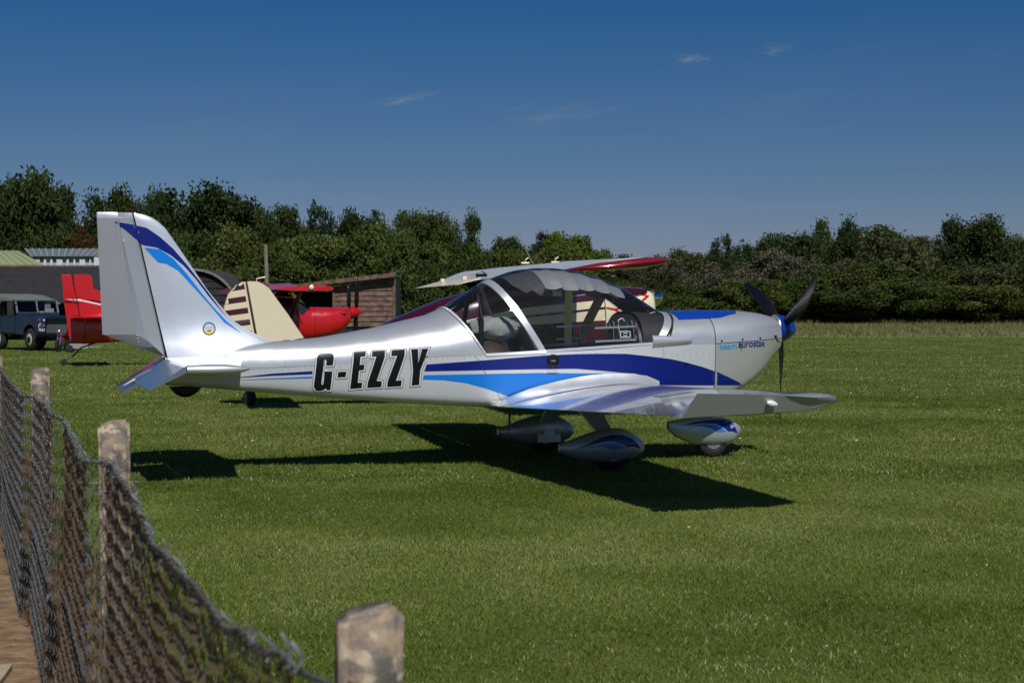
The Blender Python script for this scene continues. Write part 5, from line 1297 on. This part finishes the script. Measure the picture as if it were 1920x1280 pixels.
# ================= red high-wing aircraft =================
re = thing('red_aircraft', 'bright red high-wing tailwheel aircraft parked before the wooden shed', 'aircraft', (-10.42,37,0), R(16))
rfz = body(densify([(.25,.04,.52,1.12),(.5,.09,.50,1.16),(1.5,.20,.55,1.22),(3.2,.36,.55,1.34),(4.3,.43,.50,1.45),(5.0,.46,.48,1.62),(5.35,.46,.50,1.60),(5.75,.45,.52,1.345),(5.82,.44,.53,1.36)]), M['red'], re)
body(densify([(5.83,.44,.54,1.358),(6.2,.42,.62,1.352),(6.5,.36,.74,1.35),(6.68,.28,.92,1.34),(6.73,.22,1.0,1.33)]), M['red'], re, 'engine_cowling')
MB().lathe([(0,.165),(.06,.16),(.15,.125),(.24,.06),(.30,.008)], (6.75,0,1.23), (1,0,0), 18).build('spinner', M['red'], re, smooth=True)
MB().lathe([(0,.17),(.012,.17)], (6.735,0,1.23), (1,0,0), 18).build('spinner_plate', M['gap'], re)
flatprism('fin', [(.22,1.15),(.275,2.115),(.60,2.117),(.66,2.09),(.696,2.03),(.719,1.771),(.90,1.75),(1.10,1.25),(.9,1.10)], .09, M['red'], re)
rr_ = flatprism('rudder', [(.215,2.112),(.005,2.101),(.049,1.547),(.175,.62),(.26,.545),(.36,.51),(.42,1.14)], .06, M['red'], re)
MB().tube([(.245,-.052,2.11),(.41,-.052,1.16)], .012, 4).build('rudder_hinge', M['gap'], re)
rb = bvh_of([o for o in re.children if o.name.split('.')[0] in ('fin','rudder')])
decal('white_trim_stripe', [(.06,1.535),(.4,1.50),(1.0,1.37),(1.0,1.405),(.4,1.54)], rb, M['redwhite'], off=.004, parent=re)
decal('black_trim_stripe', [(.045,1.51),(.4,1.455),(.4,1.43),(.06,1.46)], rb, M['black'], off=.004, parent=re)
decal('black_trim_stripe', [(.5,1.53),(.7,1.52),(1.0,1.455),(1.0,1.42),(.7,1.49)], rb, M['black'], off=.004, parent=re)
for s in (-1,1):
    MB().loft([[(.20,s*y,1.12),(.45,s*y,1.145),(1.0,s*y,1.15),(1.05,s*y,1.14),(1.0,s*y,1.12),(.45,s*y,1.11)] for y in (.05,1.35)]).build('tailplane', M['red'], re, smooth=True, sharp=40)
    MB().tube([(.50,s*.08,.60),(.52,s*1.0,1.12)], .012, 5).build('tail_strut', M['red'], re)
MB().tube([(.75,0,.52),(.45,0,.42),(.25,0,.22),(.05,0,.12)], .02, 6).build('tail_spring', mat('rust_steel',(.10,.04,.02),.6), re)
bwheel(re, .05, 0, .08, .06, M['rubber']); bwheel(re, 5.3, -.95, .24, .16); bwheel(re, 5.3, .95, .24, .16)
simplewing(re, -.46, -5.3, 4.15,5.42,1.68,1.78, 4.22,5.45,1.71,1.73, .14, M['red'])
simplewing(re, .46, 5.6, 4.15,5.42,1.68,1.90, 4.05,5.35,1.74,1.97, .12, M['red'])
simplewing(re, -.46, .46, 4.15,5.42,1.68,1.80, 4.15,5.42,1.68,1.90, .13, M['red'], name='centre_section')
MB().lathe([(0,.05),(.02,.045),(.035,.02)], (4.98,-5.32,1.76), (0,-1,0), 12).build('navigation_light', M['lamp'], re, smooth=True)
MB().lathe([(0,.02),(.03,.05),(.03,.055),(.02,.01)], (4.0,2.2,1.80), (0,0,1), 8).build('fuel_cap', M['redwhite'], re)
MB().tube([(4.42,-.6,1.80),(4.42,-.6,2.02),(4.62,-.6,2.06)], .018, 6).build('fuel_vent', M['redwhite'], re)
for s in (-1,1):
    MB().loft([[(x-.05,y,z),(x,y,z+.03),(x+.05,y,z),(x,y,z-.03)] for (x,y,z) in ((5.1,s*.44,.62),(5.15,s*2.6,1.70))]).build('wing_strut', mat('dark_red',(.14,.004,.008),.35), re, smooth=True)
rbb = bvh_of([rfz])
decal('side_window', [(5.05,1.18),(5.55,1.18),(5.70,1.33),(5.55,1.48),(5.40,1.56),(5.05,1.56),(4.6,1.50),(4.6,1.2)], rbb, M['mglass'], off=.006, parent=re)
MB().loft([[(5.30,y,1.70) for y in np.linspace(-.42,.42,6)],[(5.72,y,1.36) for y in np.linspace(-.42,.42,6)]], closed=False, cap=False).build('windscreen', M['glassdark'], re, smooth=True)
MB().tube([(5.22,-.47,1.70),(5.38,-.475,1.40),(5.50,-.47,1.0)], .022, 6).build('door_pillar', M['red'], re)
rcb = bvh_of([o for o in re.children if o.name.startswith('engine_cowling')])
for P in ([(6.40,1.22),(6.60,1.20),(6.55,1.15)],[(6.55,1.29),(6.66,1.28),(6.62,1.22)],[(5.92,1.22),(6.05,1.21),(6.0,1.19)]): decal('cooling_slot', P, rcb, M['gap'], off=.004, parent=re)
fs = MB()
for x_, z_ in ((6.02,1.24),(6.02,1.22),(6.2,1.26),(6.35,1.27),(6.03,1.12),(6.03,1.0),(6.04,.88),(5.95,1.17),(5.9,1.15)):
    h_ = rcb.ray_cast(Vector((x_,-3,z_)),Vector((0,1,0)),6)
    if h_[0] is not None: fs.lathe([(0,.010),(.008,.006)], h_[0], (0,-1,0), 6)
fs.build('fasteners', M['chrome'], re)
for a in (R(10), R(190)):
    rg = [[(6.90+c*.9*math.cos(q), .25*c*math.cos(q)+.012*math.sin(q), r_) for q in [2*math.pi*k/8 for k in range(8)]] for r_, c in ((.1,.05),(.3,.065),(.6,.06),(.88,.02))]
    Rm = Matrix.Rotation(a,4,'X'); v,f = loft(rg); mk('propeller_blade', [tuple(Rm@Vector(p)+Vector((0,0,1.23))) for p in v], f, M['prop'], re, smooth=True)
rg = [[(6.72+c*.9*math.cos(q), .25*c*math.cos(q)+.012*math.sin(q), r_) for q in [2*math.pi*k/8 for k in range(8)]] for r_, c in ((.15,.05),(.3,.065),(.55,.05),(.66,.02))]
mk('propeller_blade', *(lambda v,f: ([(p[0],p[1],p[2]+1.23) for p in v], f))(*loft(rg)), M['prop'], re, smooth=True)
# small trolley under the red tail
tr = thing('trolley', 'small grey two-wheeled trolley on the grass behind the red tail', 'trolley', (-13.4,48.5,0), R(10))
MB().box(.0,.55,-.25,.25,.12,.26).box(.55,.9,-.03,.03,.15,.18).build('bed', mat('trolley_grey',(.28,.27,.26),.6), tr)
bwheel(tr, .0, -.3, .12, .06, M['rubber']); bwheel(tr, .0, .3, .12, .06, M['rubber'])

# ================= blue off-road vehicle =================
lr = thing('off_road_vehicle', 'blue-grey canvas-topped off-road vehicle parked at the left edge facing right', 'vehicle', (-14.55,50.6,0), R(-48))
# local frame: +x forward, origin on the ground under the front axle
B_ = lambda m_, name, **k: m_.build(name, M['navy'], lr, **k)
HW = .76
def rbox(x0,x1,y0,y1,z0,z1,r=.04):
    bm = bmesh.new(); bmesh.ops.create_cube(bm, size=1)
    for v_ in bm.verts: v_.co = Vector(((x0+x1)/2+v_.co.x*(x1-x0),(y0+y1)/2+v_.co.y*(y1-y0),(z0+z1)/2+v_.co.z*(z1-z0)))
    bmesh.ops.bevel(bm, geom=bm.edges[:], offset=r, segments=2, affect='EDGES')
    v_ = [tuple(q.co) for q in bm.verts]; bm.verts.index_update(); f_ = [tuple(q.index for q in fc.verts) for fc in bm.faces]; bm.free(); return v_, f_
def wingpanel(s):
    # front wing outline in side view with the wheel arch cut out
    P = [(-.95,.52),(-.62,.52)]+[(.46*math.cos(a)-.0, .38+.46*math.sin(a)) for a in [R(165-150*k/10) for k in range(11)]]+[(.50,.50),(.52,.50),(.52,1.0),(.46,1.06),(-.95,1.09)]
    y0, y1 = (s*HW, s*.46)
    n = len(P); v_ = [(p[0],y0,p[1]) for p in P]+[(p[0],y1,p[1]) for p in P]
    tri = tessellate_polygon([[Vector((p[0],0,p[1])) for p in P]])
    f_ = [tuple(t) for t in tri]+[tuple(i+n for i in t) for t in tri]+[(i,(i+1)%n,(i+1)%n+n,i+n) for i in range(n)]
    return mk('front_wing', v_, f_, M['navy'], lr)
wp = {s: wingpanel(s) for s in (-1,1)}
B_(MB().add(*rbox(-.92,.50,-.45,.45,.98,1.10,.03)), 'bonnet', smooth=True)
B_(MB().add(*rbox(.34,.50,-.455,.455,.99,1.115,.03)), 'bonnet_lip', smooth=True)
B_(MB().add(*rbox(-1.05,-.90,-.72,.72,.95,1.20,.02)), 'scuttle')
MB().box(-.95,-.895,-.60,-.10,1.12,1.16).box(-.95,-.895,.10,.60,1.12,1.16).build('scuttle_vent', M['gap'], lr)
MB().box(.30,.36,-.34,.34,.56,.98).build('radiator_grille', mat('grille_grey',(.09,.10,.10),.6), lr)
gb = MB()
for k in range(9): gb.box(.36,.372,-.32+k*.08,-.305+k*.08,.57,.97)
for k in range(6): gb.box(.361,.370,-.33,.33,.60+k*.065,.612+k*.065)
gb.build('grille_bars', mat('grille_bar',(.16,.17,.17),.5,.5), lr)
B_(MB().add(*rbox(-2.1,-1.04,-.76,.76,.52,1.10,.05)), 'door_panel', smooth=True)
B_(MB().add(*rbox(-3.3,-2.11,-.78,.78,.62,1.12,.05)), 'rear_body', smooth=True)
MB().box(-.97,-.95,-.762,.762,.56,1.06).build('door_gap', M['gap'], lr)
# windscreen
ws = MB()
zb0, zt0 = 1.19, 1.60
X0, X1 = -.98, -1.12
def scr(y,t): return (X0+(X1-X0)*t, y, zb0+(zt0-zb0)*t)
for ya, yb in ((-.72,-.67),(-.02,.02),(.67,.72)):
    ws.loft([[(scr(ya,t)[0]-.03,ya,scr(ya,t)[2]),(scr(ya,t)[0]+.02,ya,scr(ya,t)[2]),(scr(yb,t)[0]+.02,yb,scr(yb,t)[2]),(scr(yb,t)[0]-.03,yb,scr(yb,t)[2])] for t in (0,1)])
for t in (0,.97): p = scr(0,t); ws.box(p[0]-.03,p[0]+.02,-.70,.70,p[2]-.02,p[2]+.02)
ws.build('windscreen_frame', mat('frame_bluegrey',(.14,.17,.20),.45), lr)
for s in (-1,1):
    mk('windscreen_pane', [scr(s*.03,.03),scr(s*.66,.03),scr(s*.66,.96),scr(s*.03,.96)], [(0,1,2,3)], glassmat('vehicle_glass',(.35,.38,.40),1.5), lr)
    MB().lathe([(0,.045),(.02,.045),(.022,.03)], (-1.03,s*.74,1.50), (1,-.2*s,0), 10).build('wing_mirror', M['chrome'], lr)
MB().box(-2.1,-2.06,-.72,.72,1.1,1.62).box(-2.06,-1.14,-.73,-.70,1.55,1.62).box(-2.06,-1.14,.70,.73,1.55,1.62).box(-1.62,-1.58,-.745,-.72,1.1,1.56).build('hood_frame', M['black'], lr)
MB().box(-2.0,-1.2,-.60,.60,.9,1.12).build('seats', M['black'], lr)
# canvas hood
rg = []
for t in np.linspace(0,1,12):
    x = -1.08-2.2*t; zz_ = ip(t,[0,.1,.35,1],[1.60,1.66,1.80,1.82])
    rg.append([(x, .77*math.cos(a) if abs(math.cos(a))<1 else .77*math.cos(a), 1.58+(zz_-1.58)*max(0,math.sin(a))**.45+.006*math.sin(9*a+5*t)) for a in [math.pi*k/16 for k in range(17)]])
mk('canvas_hood', *loft(rg, closed=False, cap=False), M['canvas'], lr, smooth=True)
for s in (-1,1): MB().add([(-2.1,s*.775,1.10),(-3.28,s*.78,1.10),(-3.28,s*.775,1.60),(-2.1,s*.772,1.60)],[(0,1,2,3)]).build('canvas_side', M['canvas'], lr)
MB().add([(-1.10,-.772,1.10),(-1.56,-.772,1.10),(-1.56,-.772,1.54),(-1.18,-.772,1.54)],[(0,1,2,3)]).build('door_glass', M['mglass'], lr)
B_(MB().add([(-1.05,-.765,1.08),(-1.10,-.765,1.08),(-1.20,-.765,1.58),(-1.14,-.765,1.60)],[(0,1,2,3)]), 'door_pillar')
def lwheel(x,y):
    bwheel(lr, x, y, .36, .20, mat('cream_rim',(.55,.48,.36),.5) if y < 0 else None)
    MB().lathe([(0,.09),(.04,.085),(.05,.03)], (x,y+math.copysign(.10,y),.36), (0,math.copysign(1,y),0), 12).build('hub', M['black'], lr)
for x_ in (0,-2.25):
    for s in (-1,1): lwheel(x_, s*.66)
MB().box(.46,.60,-.80,.80,.46,.56).build('bumper', M['black'], lr)
MB().box(-2.6,.4,-.4,.4,.36,.52).tube([(0,-.6,.36),(0,.6,.36)],.05,8).tube([(-2.25,-.6,.36),(-2.25,.6,.36)],.05,8).build('chassis', M['black'], lr)
MB().lathe([(0,.10),(.03,.12),(.07,.10),(.08,.0)], (-.60,-.05,1.17), (0,0,1), 14).build('spare_filter', mat('olive_bag',(.13,.13,.10),.8), lr, smooth=True)
for s in (-1,1):
    MB().lathe([(0,.085),(.02,.09),(.03,.075),(.045,.03),(.05,.0)], (.52,s*.60,.80), (1,0,0), 14).build('headlight', M['lamp'] if s > 0 else M['chrome'], lr, smooth=True)
    for z_, m_ in ((.96,M['lamp']),):
        MB().lathe([(0,.03),(.02,.03),(.03,.015)], (.52,s*.52,z_), (1,0,0), 10).build('side_lamp', m_, lr)
    MB().lathe([(0,.028),(.02,.028),(.03,.012)], (.52,s*.66,.965), (1,0,0), 10).build('indicator', mat('red_lens',(.5,.03,.02),.3), lr)
plt = MB().box(.521,.530,-.745,-.47,.60,.86).build('number_plate', M['black'], lr)
def plate_text(s_, z_, h_):
    cu_ = bpy.data.curves.new('t','FONT'); cu_.body = s_; cu_.offset = .02; o = bpy.data.objects.new('t',cu_); COL.objects.link(o); bpy.context.view_layer.update(); me = bpy.data.meshes.new_from_object(o); bpy.data.objects.remove(o)
    xs_ = [v_.co.x for v_ in me.vertices]; ys_ = [v_.co.y for v_ in me.vertices]; mn, mx_ = min(xs_), max(xs_); my = max(ys_)
    for v_ in me.vertices: v_.co = Vector((.533, -.715+(v_.co.x-mn)/(mx_-mn)*.215, z_+v_.co.y/my*h_))
    me.materials.clear(); me.materials.append(M['redwhite']); me.name = 'plate_lettering'; lnk(bpy.data.objects.new('plate_lettering', me), plt)
plate_text('RAF', .745, .085); plate_text('7563', .625, .085)
MB().box(-.45,-.40,-.775,-.765,.72,.78).build('side_reflector', mat('dull_red',(.15,.03,.03),.5), lr)
# red and chrome pump unit standing by the grille
pu = thing('motorcycle', 'small red and chrome motorcycle standing against the front of the blue vehicle', 'motorcycle', (-13.95,49.2,0), R(-100))
pu.scale = (.8,.8,.8)
MB().lathe([(-.05,.19),(-.04,.25),(.04,.25),(.05,.19)], (.0,.0,.25), (0,1,0), 18).build('wheel', M['rubber'], pu, smooth=True)
MB().lathe([(-.05,.19),(-.04,.25),(.04,.25),(.05,.19)], (-.75,.0,.25), (0,1,0), 18).build('wheel', M['rubber'], pu, smooth=True)
MB().loft([[(x,.10*q*math.cos(a),.66+.09*q*math.sin(a)) for a in [2*math.pi*k/10 for k in range(10)]] for x,q in ((-.1,.4),(-.2,1),(-.38,1),(-.5,.5))]).box(-.1,.06,-.05,.05,.34,.50).box(-.35,-.1,-.09,.09,.38,.55).build('tank', M['red'], pu, smooth=True)
MB().tube([(0,.06,.25),(-.06,.06,.55),(-.12,.06,.82)], .025, 8).tube([(0,-.06,.25),(-.06,-.06,.55),(-.12,-.06,.82)], .025, 8).tube([(-.14,-.26,.86),(-.10,-.1,.84),(-.10,.1,.84),(-.14,.26,.86)], .016, 6).tube([(-.2,-.10,.40),(-.3,-.12,.28),(-.75,-.14,.24)], .03, 8).build('fork_and_bars', M['chrome'], pu, smooth=True)
MB().lathe([(0,.07),(.05,.075),(.07,.05),(.08,.01)], (-.04,0,.76), (1,0,0), 12).build('headlight', M['chrome'], pu, smooth=True)
MB().tube([(-.36,-.12,.86),(-.36,-.12,.84)], .01, 4).build('mirror', M['chrome'], pu)
MB().box(-.22,-.12,-.14,.14,.28,.44).build('engine', M['chrome'], pu)
MB().loft([[(x,.09*math.cos(a),.62+.04*math.sin(a)) for a in [2*math.pi*k/10 for k in range(10)]] for x in (-.5,-.8)]).build('saddle', M['black'], pu, smooth=True)
